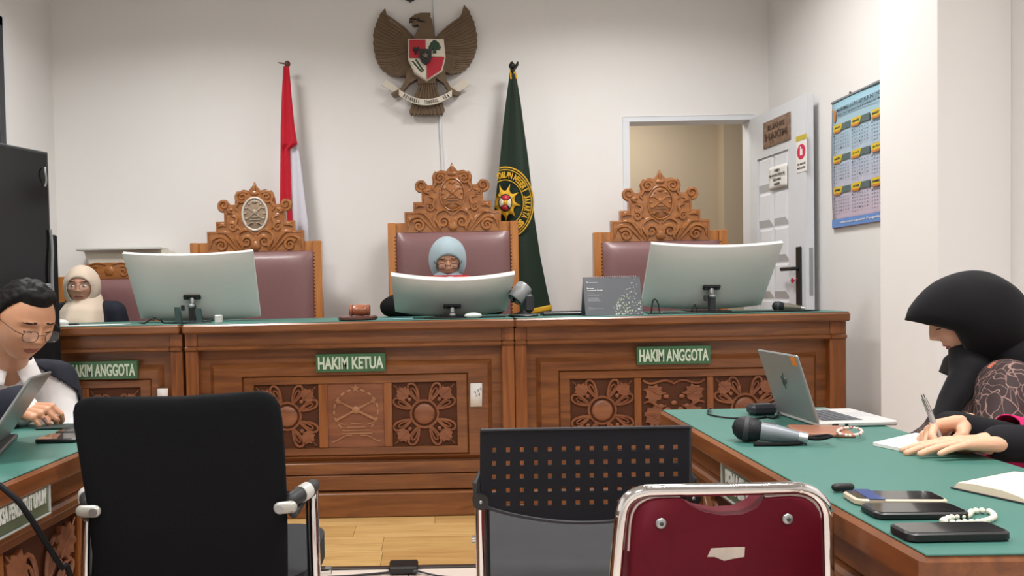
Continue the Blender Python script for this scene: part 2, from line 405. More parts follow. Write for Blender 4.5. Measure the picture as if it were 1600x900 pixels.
for i, t_ in enumerate(('DILARANG', 'MASUK')):
    text_mb(t_, w_*.8, h*.06, DM @ Matrix.Translation((xc, -.0115, z0+h*(.22-.11*i))), .0006).build('lettering', BLACK, sg)
b = MB(DM); x0, x1, z0, z1 = on_door('', [(1203, 262), (1231, 255), (1231, 290), (1203, 298)], None); xc = (x0+x1)/2; h = z1-z0; w_ = x1-x0
z0 -= .0
b.grid(lambda u, v: (x0+(x1-x0)*u, -.0125-.006*sin(u*pi)*abs(sin(v*5)), z0+(z1-z0)*v), 10, 8)
np_ = thing('paper_notice', 'crumpled white paper notice taped on the padded panels of the open door', 'notice', DM @ V((x0, 0, z0)))
b.build('sheet', PAPER, np_, solid=.001)
for i, (t_, q) in enumerate((('TAMU', .3), ('DILARANG MASUK', .9), ('SELAIN', .45), ('HAKIM', .3))):
    text_mb(t_, w_*q, h*.1, DM @ Matrix.Translation((xc, -.0215, z1-h*(.2+.2*i))), .0006).build('lettering', BLACK, np_)
# window on the left wall
FR = pm('dark_window_frame', (60, 62, 66), .4, .2)
b = MB(); b.bbox(XL-.06, XL+.03, 4.5, 4.56, .9, 2.78, .004); b.bbox(XL-.06, XL+.03, 3.55, 3.61, .9, 2.78, .004); b.bbox(XL-.06, XL+.03, 3.55, 4.56, 2.72, 2.78, .004); b.bbox(XL-.06, XL+.03, 3.55, 4.56, .9, .96, .004); b.bbox(XL-.05, XL+.01, 4.03, 4.08, .96, 2.72, .003)
wn = structure('window_1', b, FR)
MB().box(XL-.045, XL-.035, 3.6, 4.51, .95, 2.73).build('pane', pm('dark_glass', (18, 20, 24), .08, var=.02), wn)
b = MB(); b.bbox(XL, XL+.012, 4.56, 4.62, .88, 2.8, .003)
structure('trim_2', b, TRIM)
# conduit on the back wall
b = MB(); p0 = PY(677, -4, YB-.008); p1 = PY(692, 275, YB-.008)
dz = (p1-p0)/(p0.z-p1.z)
b.tube([p0+(p0-p1)*.1, p0, p1, p1+(p1-p0)*1.4], .0065, 8)
tag(b.build('cable_conduit', TRIM), 'thin white cable conduit running down the wall behind the eagle', 'conduit')
b = MB(); q = PY(641, 0, YB-.02); b.ell((q.x, q.y, q.z+.01), (.035, .02, .02)); b.cyl((q.x, q.y, q.z), (q.x, YB, q.z), .01)
tag(b.build('wall_hook', DKGREY), 'small dark hook fixed high on the wall above the eagle', 'hook')
# ceiling lights (real fittings above the frame)
for (lx, ly, e) in LAMPS:
    t = thing('ceiling_light', 'square white ceiling light panel '+{(-1.45,3.55):'nearest the flag of red and white',(1.15,3.75):'nearest the open door',(-1.3,1.1):'over the left table',(1.25,1.1):'over the right table',(0,-1.1):'behind the camera'}[(lx, ly)], 'lamp', (lx, ly, CEIL-.03), 'ceiling light panels')
    b = MB(); b.box(lx-.31, lx+.31, ly-.31, ly-.28, CEIL-.03, CEIL); b.box(lx-.31, lx+.31, ly+.28, ly+.31, CEIL-.03, CEIL); b.box(lx-.31, lx-.28, ly-.28, ly+.28, CEIL-.03, CEIL); b.box(lx+.28, lx+.31, ly-.28, ly+.28, CEIL-.03, CEIL); b.build('frame', TRIM, t)
    MB().box(lx-.28, lx+.28, ly-.28, ly+.28, CEIL-.012, CEIL).build('diffuser', pm('lamp_diffuser', (255, 246, 232), .5, emit=4), t)
# socket plates
q = PY(254, 611, 3.8)
# white wall box at left behind the member chair
A = PY(134, 393, 5.08); B = PY(262, 390, 5.08)
b = MB(); zt = A.z
b.prism([(A.x, zt), (B.x, zt), (B.x+.06, zt-.07), (B.x+.06, zt-.4), (A.x+.04, zt-.4), (A.x+.04, zt-.1)], 5.05, 5.19)
wu = tag(b.build('wall_cabinet', pm('offwhite_plastic', (214, 210, 196), .5, var=.03)), 'off-white shallow cabinet low on the wall behind the cream headscarf woman', 'cabinet')
b = MB(); b.bbox(A.x-.03, B.x-.03, 5.0, 5.19, zt, zt+.02, .005); b.build('lid', WHITE_P, wu)

# ================================================================== EAGLE EMBLEM
def E(x, y, Y=5.17): p = PY(560+x/4.5, y/4.5, Y); return (p.x, p.z)
c = PY(665, 100, 5.19)
eg = thing('eagle_emblem', 'carved brown eagle emblem with red and white shield, hung high on the wall', 'emblem', c)
LW = [(190,65),(200,110),(215,140),(250,190),(300,222),(350,248),(385,290),(410,330),(400,520),(355,500),(340,540),(280,545),(220,530),(165,490),(130,430),(110,340),(110,230),(135,160),(165,95)]
RW = [(742,40),(722,110),(682,165),(622,205),(575,240),(545,290),(520,330),(540,520),(600,490),(612,530),(662,535),(722,515),(782,470),(815,410),(836,340),(836,250),(815,160),(782,90)]
def scallop(P, a, c_, n=3, amp=7):
    out = []
    for i, p in enumerate(P):
        out.append(p)
        q = P[(i+1) % len(P)]
        if a <= i < c_:
            L = sqrt((q[0]-p[0])**2+(q[1]-p[1])**2); nx, ny = (q[1]-p[1])/L, -(q[0]-p[0])/L
            for k in range(1, 2*n):
                t = k/(2*n); s_ = amp if k % 2 else 0
                out.append((p[0]+(q[0]-p[0])*t-nx*s_, p[1]+(q[1]-p[1])*t-ny*s_))
    return out
for P, tip, root in ((scallop(LW, 10, 18, 2, -6), LW, (395, 330)), (scallop(RW, 9, 17, 2, -6), RW, (540, 330))):
    b = MB(); b.prism([E(*p) for p in P], 5.145, 5.172); wg = b.build('wing', BROWN, eg)
    outer = tip[10:19] if tip is LW else tip[9:18]
    for k in range(26):
        t = k/25*(len(outer)-1); i = min(int(t), len(outer)-2); f = t-i
        ox = outer[i][0]*(1-f)+outer[i+1][0]*f; oy = outer[i][1]*(1-f)+outer[i+1][1]*f
        rx, ry = root[0], root[1]+60-k*4
        mx, my = (ox*.55+rx*.45), (oy*.55+ry*.45)+(20 if k > 12 else 40)
        if k > 19: mx += (40 if tip is LW else -40)*(k-19)/6*1.2
        pts = []
        for (px_, py_), dy in zip(((rx, ry), (mx, my), (ox*.97+rx*.03, oy*.97+ry*.03)), (0, 0, 0)):
            e = E(px_, py_); pts.append((e[0], 5.146, e[1]))
        MB().tube(smooth_path(pts, 5), .0085, 6, flat=(1, .8, 1)).build('feather', BROWN, wg)
HD = [(357,165),(362,148),(400,118),(440,108),(507,108),(498,128),(515,150),(525,200),(545,300),(560,420),(540,600),(420,600),(395,420),(385,300),(410,240),(430,205),(418,188),(388,194),(376,182),(392,170),(372,160)]
b = MB(); b.prism([E(*p) for p in HD], 5.12, 5.172); b.build('body', BROWN, eg)
b = MB(); e = E(425, 148); b.ell((e[0], 5.118, e[1]), (.007, .006, .005)); b.tube([(E(*p)[0], 5.118, E(*p)[1]) for p in ((362,150),(400,152),(430,165),(470,172))], .005, 6); b.build('eye', BLACK, eg)
for q in ([(350,500),(330,580),(300,632),(262,655),(232,672),(252,690),(275,683),(300,672),(335,668),(318,655),(360,600),(430,560),(430,480)], [(605,480),(615,570),(650,632),(690,655),(718,665),(700,685),(672,680),(640,668),(612,662),(628,648),(600,600),(540,560),(530,480)]):
    MB().prism([E(*p) for p in q], 5.115, 5.175).build('leg', BROWN, eg)
TL = [(430,585),(415,640),(395,690),(375,750),(358,790)]+[(372+i*12, 822 if i % 2 == 0 else 806) for i in range(19)]+[(607,780),(585,720),(560,650),(540,590)]
MB().prism([E(*p) for p in TL], 5.135, 5.172).build('tail', BROWN, eg)
b = MB()
for i in range(8):
    a_ = E(440+i*13, 590); c_ = E(375+i*31, 810); b.tube([(a_[0], 5.133, a_[1]), (c_[0], 5.133, c_[1])], .006, 6)
b.build('tail_feather', BROWN, eg)
RED = pm('emblem_red', (176, 34, 50), .4, var=.05); BONE = pm('emblem_white', (214, 205, 190), .5, var=.08); TREE = pm('emblem_green', (36, 66, 44), .5)
MB().prism([E(*p) for p in ((352,303),(598,303),(612,430),(588,525),(480,592),(395,538),(350,440))], 5.085, 5.12).build('shield_rim', BONE, eg)
for nm, q, m_ in (('red_quarter', ((360,310),(472,310),(474,436),(360,436)), RED), ('white_quarter', ((474,310),(590,310),(590,422),(476,422)), BONE),
               ('white_quarter', ((360,442),(474,442),(476,583),(402,535)), BONE), ('red_quarter', ((480,430),(604,430),(580,520),(484,583)), RED)):
    MB().prism([E(*p) for p in q], 5.078, 5.086).build(nm, m_, eg)
b = MB(); e = E(535, 350)
for dx, dy, r in ((0,0,28),(-22,12,20),(24,12,20),(0,-16,22),(-12,-8,20),(14,-8,20)):
    q = E(535+dx, 352+dy); b.ell((q[0], 5.078, q[1]), (r*.00096, .006, r*.00096))
b.prism([E(*p) for p in ((528,365),(543,365),(548,405),(522,405))], 5.07, 5.08); b.build('tree', TREE, eg)
b = MB(); b.prism([E(*p) for p in ((385,372),(400,360),(410,370),(420,360),(432,372),(424,392),(412,385),(416,410),(396,410),(400,388),(388,392))], 5.07, 5.08); b.build('bull_head', BLACK, eg)
b = MB(); b.prism([E(*p) for p in ((432,380),(516,380),(514,440),(500,470),(472,488),(446,468),(432,435))], 5.06, 5.08); b.build('inner_shield', pm('emblem_black', (34, 32, 32), .4), eg)
b = MB(); b.prism([E(473+(24 if k % 2 == 0 else 10)*sin(k*pi/5), 425-(24 if k % 2 == 0 else 10)*cos(k*pi/5)) for k in range(10)], 5.055, 5.062); b.build('star', pm('emblem_gold', (120, 104, 84), .4), eg)
b = MB()
for k in range(9):
    t = k/8; e1 = E(385+60*t, 462+70*t); b.ell((e1[0], 5.078, e1[1]), (.008, .004, .005)); e1 = E(408+48*t, 452+70*t); b.ell((e1[0], 5.078, e1[1]), (.006, .004, .008))
b.build('rice_and_cotton', TREE, eg)
# ribbon
def arc(x): return 757-((x-475)/195)**2*75
top = [(x, arc(x)-42) for x in range(288, 671, 16)]; bot = [(x, arc(x)) for x in range(288, 671, 16)]
b = MB(); b.prism([E(*p) for p in top+bot[::-1]], 5.10, 5.115); b.build('ribbon', BONE, eg)
for q in (((195,568),(300,640),(275,668),(160,606),(182,592)), ((745,558),(655,622),(690,660),(790,604),(762,590))): MB().prism([E(*p) for p in q], 5.14, 5.15).build('ribbon_tail', BONE, eg)
b = MB()
tx = 'BHINNEKA  TUNGGAL  IKA'; n = len(tx)
for i, ch in enumerate(tx):
    if ch == ' ': continue
    x = 325+(628-325)*i/(n-1); sl = -(x-475)/195**2*2*75; p = E(x, arc(x)-21)
    M = Matrix.Translation((p[0], 5.098, p[1])) @ Matrix.Rotation(-(-sl)*-1, 4, 'Y') @ Matrix.Rotation(-.0, 4, 'Y')
    M = Matrix.Translation((p[0], 5.098, p[1])) @ Matrix.Rotation(atan2(sl, 1)+ROL*-1, 4, 'Y')
    b.merge(text_mb(ch, .0085 if ch != 'I' else .003, .024, M, .001))
b.build('lettering', BLACK, eg)
# ================================================================== CARVINGS
def teardrop(cx, cz, ang, L, W, y, n=14):
    """closed loop with its narrow end at (cx,cz) pointing along ang"""
    out = []
    for i in range(n):
        t = 2*pi*i/n; u = L*(1-cos(t))/2; v = W*sin(t)*(.35+.65*u/L)
        out.append((cx+u*cos(ang)-v*sin(ang), y, cz+u*sin(ang)+v*cos(ang)))
    return out
def leaf_poly(cx, cz, ang, s):
    P = [(0,0),(.15,.22),(.1,.42),(.34,.4),(.42,.62),(.6,.45),(.8,.55),(.86,.3),(1.1,.16),(1.0,0),(1.1,-.16),(.86,-.3),(.8,-.55),(.6,-.45),(.42,-.62),(.34,-.4),(.1,-.42),(.15,-.22)]
    return [(cx+s*(p[0]*cos(ang)-p[1]*sin(ang)), cz+s*(p[0]*sin(ang)+p[1]*cos(ang))) for p in P]
def carve_flower(M, cx, cz, w, h, y, parent, mat=None, leafy=False):
    mat = mat or WC
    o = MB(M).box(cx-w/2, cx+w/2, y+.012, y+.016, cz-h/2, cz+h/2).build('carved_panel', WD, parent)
    b = MB(M); r = min(w, h)*.165
    b.ell((cx, y+.008, cz), (r, .012, r), nu=20); b.build('boss', mat, o)
    b = MB(M); b.tube([(cx+r*1.3*cos(t*pi/10), y+.008, cz+r*1.3*sin(t*pi/10)) for t in range(20)], r*.13, 6, closed=True); b.build('ring', mat, o)
    sx, sz = w/2, h/2
    for k in range(4):
        a = k*pi/2
        for s in (-1, 1):
            an = a+s*R(24); L = sx*.60
            b = MB(M); st = r*1.38
            b.tube(teardrop(cx+st*cos(an)*w/max(w, h), cz+st*sin(an)*h/max(w, h), an+s*R(2), L, L*.30, y+.005), min(w, h)*.021, 6, closed=True)
            b.tube(teardrop(cx+st*1.15*cos(an), cz+st*1.15*sin(an), an+s*R(4), L*.62, L*.13, y+.005), min(w, h)*.014, 6, closed=True)
            b.build('petal', mat, o)
    for i in (-1, 1):
        for j in (-1, 1):
            an = atan2(j*h, i*w); b = MB(M)
            b.prism(leaf_poly(cx+i*sx*.5, cz+j*sz*.5, an, min(w, h)*(.20 if not leafy else .26)), y-.001, y+.012)
            b.ell((cx+i*sx*.46, y+.002, cz+j*sz*.46), (r*.2, .006, r*.2)); b.tube([(cx+i*sx*.5, y-.001, cz+j*sz*.5), (cx+i*sx*.93, y-.001, cz+j*sz*.93)], .002, 6)
            b.build('leaf', mat, o)
    return o
def carve_emblem(M, cx, cz, w, h, y, parent):
    o = MB(M).box(cx-w/2, cx+w/2, y+.002, y+.006, cz-h/2, cz+h/2).build('emblem_panel', WC, parent)
    m_ = wood('carved_high', (138, 92, 60), (158, 110, 76), (172, 124, 88), 'X', rough=.45)
    b = MB(M); u = w/2
    def S(px_, pz_, s): b.prism([(cx+px_+(s if k % 2 == 0 else s*.4)*sin(k*pi/5), cz+pz_+(s if k % 2 == 0 else s*.4)*cos(k*pi/5)) for k in range(10)], y-.004, y+.003)
    S(0, h*.42, u*.18); S(-u*.62, h*.22, u*.13); S(u*.62, h*.22, u*.13)
    for s in (-1, 1):
        for k in range(7):
            a = R(90-s*(18+k*19)); b.ell((cx+u*.78*cos(a), y, cz+h*.06+h*.34*sin(a)), (u*.1, .004, u*.05), Matrix.Rotation(-(a+pi/2), 4, 'Y'))
        b.tube([(cx, y, cz+h*.08), (cx+s*u*.6, y, cz+h*.22)], [.008, .004], 6); b.tube([(cx, y, cz+h*.08), (cx+s*u*.72, y, cz-h*.08)], [.006, .009], 6)
        b.tube(bez((cx+s*u*.15, y, cz-h*.32), (cx+s*u*.5, y, cz-h*.3), (cx+s*u*.5, y, cz-h*.38), (cx+s*u*.85, y, cz-h*.42)), .0045, 6)
        b.tube(bez((cx+s*u*.7, y, cz-h*.08), (cx+s*u*.6, y, cz-h*.15), (cx+s*u*.5, y, cz-h*.12), (cx+s*u*.4, y, cz-h*.15)), .004, 6)
    b.ell((cx, y, cz+h*.08), (u*.15, .01, u*.15))
    for k, (q, zz) in enumerate(((.18, -.13), (.34, -.19), (.5, -.24), (.55, -.29))): b.bbox(cx-u*q, cx+u*q, y-.003, y+.003, cz+h*zz-.003, cz+h*zz+.003, .001)
    b.build('carved_emblem', m_, o); return o
def carve_vase(M, cx, cz, w, h, y, parent):
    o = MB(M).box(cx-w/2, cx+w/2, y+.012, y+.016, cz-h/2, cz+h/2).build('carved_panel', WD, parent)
    b = MB(M)
    for s in (-1, 1):
        b.tube(bez((cx, y+.006, cz+h*.4), (cx+s*w*.2, y+.006, cz+h*.55), (cx+s*w*.3, y+.006, cz+h*.3), (cx+s*w*.47, y+.006, cz+h*.46)), .006, 6)
        for k in range(4):
            z = cz+h*(.3-.2*k); b.tube(bez((cx+s*w*.46, y+.006, z), (cx+s*w*.3, y, z+h*.1), (cx+s*w*.3, y, z-h*.12), (cx+s*w*.12, y+.004, z-h*.04)), [.004+.004*sin(i/12*pi) for i in range(13)], 6)
        b.prism(leaf_poly(cx+s*w*.16, cz-h*.18, R(90-s*60), h*.3), y, y+.012)
        b.prism(leaf_poly(cx+s*w*.2, cz+h*.16, R(90-s*50), h*.26), y+.001, y+.012)
    for dx, dz in ((-.12,.2),(.12,.2),(0,.1),(-.2,.05),(.2,.05),(-.1,0),(.1,0),(0,-.06),(-.16,-.1),(.16,-.1),(0,-.2)):
        b.ell((cx+dx*w, y+.006, cz+dz*h), (w*.05, .008, w*.035))
    b.build('carved_leaves', WC, o); return o
def sign_board(M, cx, cz, w, h, y, txt, parent, label, frame=False, tw=.93, thh=.62):
    s = MB(M).bbox(cx-w/2, cx+w/2, y-.006, y, cz-h/2, cz+h/2, .0015).build('name_board', SIGN, parent)
    text_mb(txt, w*tw, h*thh, M @ Matrix.Translation((cx, y-.0072, cz)), .0012, off=.03).build('lettering', LETT, s)
    return s
# ================================================================== JUDGES' BENCH
BT, BY = .98, 3.8
def bench(M, xa, xb, label, sign, sx, sw, sz, insets, posts=(.063, .063), tag_paper=None, cuts=None, depth=.56):
    """module between xa and xb; local frame = world X / Z with front at local y=0"""
    w0 = M @ V(((xa+xb)/2, .3, 0))
    t = thing('judges_bench', label, 'bench', (w0.x, w0.y, 0)); g = .0015
    pa, pb = posts
    MB(M).bbox(xa+g, xb-g, .02, depth, .02, BT-.05, .004).build('carcass', WD, t) if 0 else None
    b = MB(M); b.bbox(xa+g, xb-g, -.045, depth, BT-.048, BT-.004, .008); b.build('top_slab', WX, t)
    MB(M).bbox(xa+g+.004, xb-g-.004, -.032, depth-.01, BT-.004, BT, .0015).build('green_cover', GREEN, t)
    MB(M).bbox(xa+pa, xb-pb, .0, .03, BT-.115, BT-.048, .003).build('frieze', WX, t)
    b = MB(M); b.bbox(xa+pa, xb-pb, -.018, .03, BT-.135, BT-.113, .006); b.build('molding', WX, t)
    MB(M).box(xa+pa-.01, xb-pb+.01, .045, .06, .0, BT-.13).build('back_board', WX, t)
    for (u, v) in ((xa+g, xa+pa), (xb-pb, xb-g)):
        p = MB(M).bbox(u, v, 0, .07, .05, BT-.134, .004).build('post', WZ, t)
        MB(M).bbox(u-(.0), v, -.014, .07, BT-.136, BT-.113, .006).build('post_collar', WX, p)
        b = MB(M).bbox(u, v, .0, .07, BT-.113, BT-.05, .002).build('post_cap', WZ, p)
        MB(M).bbox(u, v, -.02, .07, 0, .052, .004).build('post_foot', WX, p)
        MB(M).bbox((u+v)/2-.003, (u+v)/2+.003, -.0015, .01, .06, BT-.14, .001).build('post_bead', WZ, p)
    MB(M).bbox(xa+.02, xb-.02, .061, .09, 0.0, BT-.05, .003).build('carcass', WD, t)
    for u in (xa+.004, xb-.034): MB(M).bbox(u, u+.03, .09, depth-.03, 0.0, BT-.05, .003).build('end_panel', WD, t)
    # raised field with stepped frame
    fa, fb = xa+pa+.05, xb-pb-.05
    iz0, iz1 = .345, .665
    xs = sorted([i[0] for i in insets]+[i[1] for i in insets])
    ia, ib = xs[0], xs[-1]
    b = MB(M)
    def fr(x0, x1, z0, z1, q0, q1, q2, q3, yf, ch):  # picture frame: outer x0..z1, inner q0..q3
        P = [(x0, yf+ch, z0), (x1, yf+ch, z0), (x1, yf+ch, z1), (x0, yf+ch, z1)]
        Q = [(x0+ch, yf, z0+ch), (x1-ch, yf, z0+ch), (x1-ch, yf, z1-ch), (x0+ch, yf, z1-ch)]
        S_ = [(q0, yf, q2), (q1, yf, q2), (q1, yf, q3), (q0, yf, q3)]
        T_ = [(q0+.004, yf+.03, q2+.004), (q1-.004, yf+.03, q2+.004), (q1-.004, yf+.03, q3-.004), (q0+.004, yf+.03, q3-.004)]
        fs = []
        for k in range(4):
            j = (k+1) % 4; fs += [(k, j, 4+j, 4+k), (4+k, 4+j, 8+j, 8+k), (8+k, 8+j, 12+j, 12+k)]
        b.add(P+Q+S_+T_, fs)
    fr(fa, fb, .275, .775, ia-.06, ib+.06, iz0-.045, iz1+.045, .020, .022)
    b.build('field_frame', WX, t, smooth=20)
    b = MB(M); fr(ia-.062, ib+.062, iz0-.047, iz1+.047, ia-.002, ib+.002, iz0-.002, iz1+.002, .026, .012); b.build('inset_molding', WX, t, smooth=20)
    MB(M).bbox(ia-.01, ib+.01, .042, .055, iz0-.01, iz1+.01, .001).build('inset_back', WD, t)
    for k, (u, v, kind) in enumerate(insets):
        if kind == 'f': carve_flower(M, (u+v)/2, (iz0+iz1)/2, v-u, iz1-iz0, .028, t)
        elif kind == 'e': carve_emblem(M, (u+v)/2, (iz0+iz1)/2, v-u, iz1-iz0, .034, t)
        else: carve_vase(M, (u+v)/2, (iz0+iz1)/2, v-u, iz1-iz0, .028, t)
        if k < len(insets)-1:
            MB(M).bbox(v, insets[k+1][0], .026, .045, iz0, iz1, .002).build('inset_stile', WZ, t)
    for z0, z1 in ((.21, .268), (.13, .205)):
        MB(M).bbox(xa+pa, xb-pb, .018, .046, z0, z1, .003).build('lower_board', WX, t)
    MB(M).bbox(xa+pa, xb-pb, -.012, .046, .0, .122, .006).build('baseboard', WX, t)
    if sign:
        s = MB(M).bbox(sx-sw/2, sx+sw/2, .0, .03, sz-.045, sz+.045, .0015)
        s = s.build('name_board', SIGN, t)
        text_mb(sign, sw*.94, .062, M @ Matrix.Translation((sx, -.0012, sz)), .0012, off=.03).build('lettering', LETT, s)
    return t
def bx_(px): return (px-CX)/FL*BY      # front-plane X of a picture column
J0, J1, J2 = bx_(287), bx_(803), bx_(1323)
M0 = Matrix.Translation((0, BY, 0))
sgz = lambda x, y: PY(x, y, BY).z
bench(M0, J0, J1, 'carved teak judges bench module with the HAKIM KETUA board, centre of the bench', 'HAKIM KETUA', PY(548, 567, BY).x, .345, sgz(548, 567),
      [(bx_(392), bx_(493), 'f'), (bx_(507), bx_(596), 'e'), (bx_(609), bx_(711), 'f')])
bench(Matrix.Translation((0, BY, 0)), J1, J2, 'carved teak judges bench module with a HAKIM ANGGOTA board, right end of the bench', 'HAKIM ANGGOTA', PY(1053, 555, BY).x, .365, sgz(1053, 555),
      [(bx_(891), bx_(992), 'f'), (bx_(1003), bx_(1107), 'v'), (bx_(1117), bx_(1219), 'f')], posts=(.06, .082))
bench(Matrix.Translation((0, BY+.01, 0)), J0-1.2, J0-.014, 'carved teak judges bench module with a HAKIM ANGGOTA board, left end beside the television', 'HAKIM ANGGOTA', PY(158, 579, BY).x, .35, sgz(158, 579),
      [(bx_(287)-1.0, bx_(287)-.74, 'f'), (bx_(287)-.71, bx_(287)-.53, 'e'), (bx_(287)-.50, bx_(287)-.24, 'f')])
# paper slips stuck on the bench
def slip(px0, py0, px1, py1, label, sk=0, marks=None):
    a = PY(px0, py0, BY-.002); c_ = PY(px1, py1, BY-.002); yy = BY+.012
    a = PY(px0, py0, yy); c_ = PY(px1, py1, yy)
    t = thing('paper_slip', label, 'paper', (a.x, yy, c_.z))
    b = MB(); b.add([(a.x+sk, yy, a.z), (c_.x+sk, yy, a.z), (c_.x, yy-.004, c_.z), (a.x, yy-.004, c_.z)], [(0, 3, 2, 1)]); b.build('sheet', PAPER, t, solid=.001)
    if marks:
        b = MB()
        for k in range(5):
            x = a.x+(c_.x-a.x)*(.35+.12*k); z = (a.z+c_.z)/2+.012*(-1)**k+.004*k; b.tube([(x, yy-.005, z), (x+.006, yy-.005, z+.01), (x+.008, yy-.005, z-.006)], .0012, 5)
        b.build('handwriting', BLACK, t)
slip(734, 599, 753, 635, 'small white paper slip with handwriting stuck on the centre bench module', .003, True)
slip(246, 607, 263, 625, 'tiny blank white paper slip stuck beside the left bench post')

# ================================================================== JUDGES' CHAIRS
NAIL = pm('dark_nail', (70, 44, 34), .4, .6)
def crest(M, u, parent, silver=False):
    """stepped carved crest, unit u metres per picture pixel; local origin at centre of cushion top"""
    H_ = [(75,0),(75,32),(61,32),(61,47),(48,47),(48,62)]
    P = [(x*u, z*u) for x, z in H_]
    P += [((47+9*cos(a))*u, (72+9*sin(a))*u) for a in [R(-70+20*k) for k in range(10)]]
    P += [(38*u, 73*u), (31*u, 73*u), (30*u, 84*u), (26*u, 92*u), (17*u, 96*u), (9*u, 94*u), (6*u, 98*u), (3*u, 101*u), (0, 108*u)]
    full = P+[(-x, z) for x, z in P[::-1][1:]]
    o = MB(M).prism(full, .0, .04).build('crest_panel', CWC, parent)
    b = MB(M)
    def T(pts, r): b.tube([(x*u, -.002 if len(q) == 0 else q[0], z*u) for x, z, *q in pts], r*u, 6)
    for s in (1, -1):
        def SP(cx, cz, r0, r1, a0, tn, r): b.tube([(s*x*u, -.001, z*u) for x, _, z in spiral(cx, cz, r0, r1, a0, tn)], [r*1.35*u*(1-.5*i/22) for i in range(23)], 6)
        SP(48, 72, 9, 1, R(-90), 1.5, 2.2); SP(19, 84, 9.5, 1.5, R(60), -1.6, 2.4)
        SP(14, 15, 10, 1.5, R(200), -1.5, 2.6)
        SP(53, 10, 9.5, 1.5, R(30), 1.5, 2.6); SP(35, 38, 7, 1.5, R(60), 1.4, 2.2)
        for pts in ([(2, 26), (12, 34), (24, 30), (30, 18), (24, 2)], [(30, 2), (40, 14), (52, 24), (66, 20), (70, 6)], [(28, 6), (36, 20), (46, 30), (58, 30)],
                    [(24, 34), (30, 42), (28, 52), (38, 56)], [(44, 40), (52, 42), (58, 38)], [(36, 60), (42, 63), (34, 66)], [(22, 2), (20, 8), (27, 20), (24, 28)], [(26, 62), (30, 68), (26, 76), (28, 86), (20, 92), (10, 90)]):
            q = smooth_path([(s*x*u, -.001, z*u) for x, z in pts], 5); n = len(q); b.tube(q, [u*(1.0+2.2*sin(pi*i/(n-1))) for i in range(n)], 6)
        b.tube(smooth_path([(s*x*u, 0, z*u) for x, z in ((72, 3), (72, 29), (58, 29), (58, 44), (45, 44), (45, 58), (34, 58))], 1), .9*u, 5)
    b.ell((0, -.002, 9*u), (8*u, .014, 8*u)); b.ell((0, 0, 98*u), (2.5*u, .012, 8*u)); b.ell((0, 0, 90*u), (7*u, .01, 4*u))
    b.build('scrollwork', CWC, o)
    MB(M).ell((0, .002, 58*u), (18.5*u, .013, 24.5*u), nu=28).build('medallion', pm('worn_silver', (150, 128, 106), .5, .2, var=.45, scale=150, bump=.5) if silver else CWC, o)
    b = MB(M); b.tube([(19*u*cos(t*pi/16), -.004, 58*u+25*u*sin(t*pi/16)) for t in range(32)], (1.9 if silver else 1.3)*u, 8, closed=True)
    b.build('medallion_rim', pm('whitened_rim', (205, 196, 184), .45, var=.15) if silver else CWC, o)
    b = MB(M)
    m_ = pm('aged_silver', (164, 150, 134), .45, .3, var=.35, scale=120) if silver else CWC
    for s in (1, -1):
        b.tube([(0, -.012, 60*u), (s*11*u, -.009, 68*u)], [1.6*u, 1*u], 6); b.tube([(0, -.012, 60*u), (s*12*u, -.009, 50*u)], [1.4*u, 1*u], 6)
        b.tube(bez((s*3*u, -.013, 44*u), (s*8*u, -.012, 46*u), (s*8*u, -.012, 40*u), (s*13*u, -.01, 42*u)), 1.1*u, 6)
        for k in range(5):
            a = R(78-k*26) ; b.ell((s*14.5*u*cos(a), -.009, 59*u+18*u*sin(a)), (2.3*u, .003, 1.5*u))
    b.ell((0, -.013, 61*u), (4*u, .006, 4*u)); b.ell((0, -.012, 77*u), (3*u, .004, 3*u)); b.bbox(-8*u, 8*u, -.016, -.006, 48*u, 50*u, .001); b.bbox(-6*u, 6*u, -.017, -.006, 52*u, 53.5*u, .001)
    b.build('medallion_relief', m_, o)
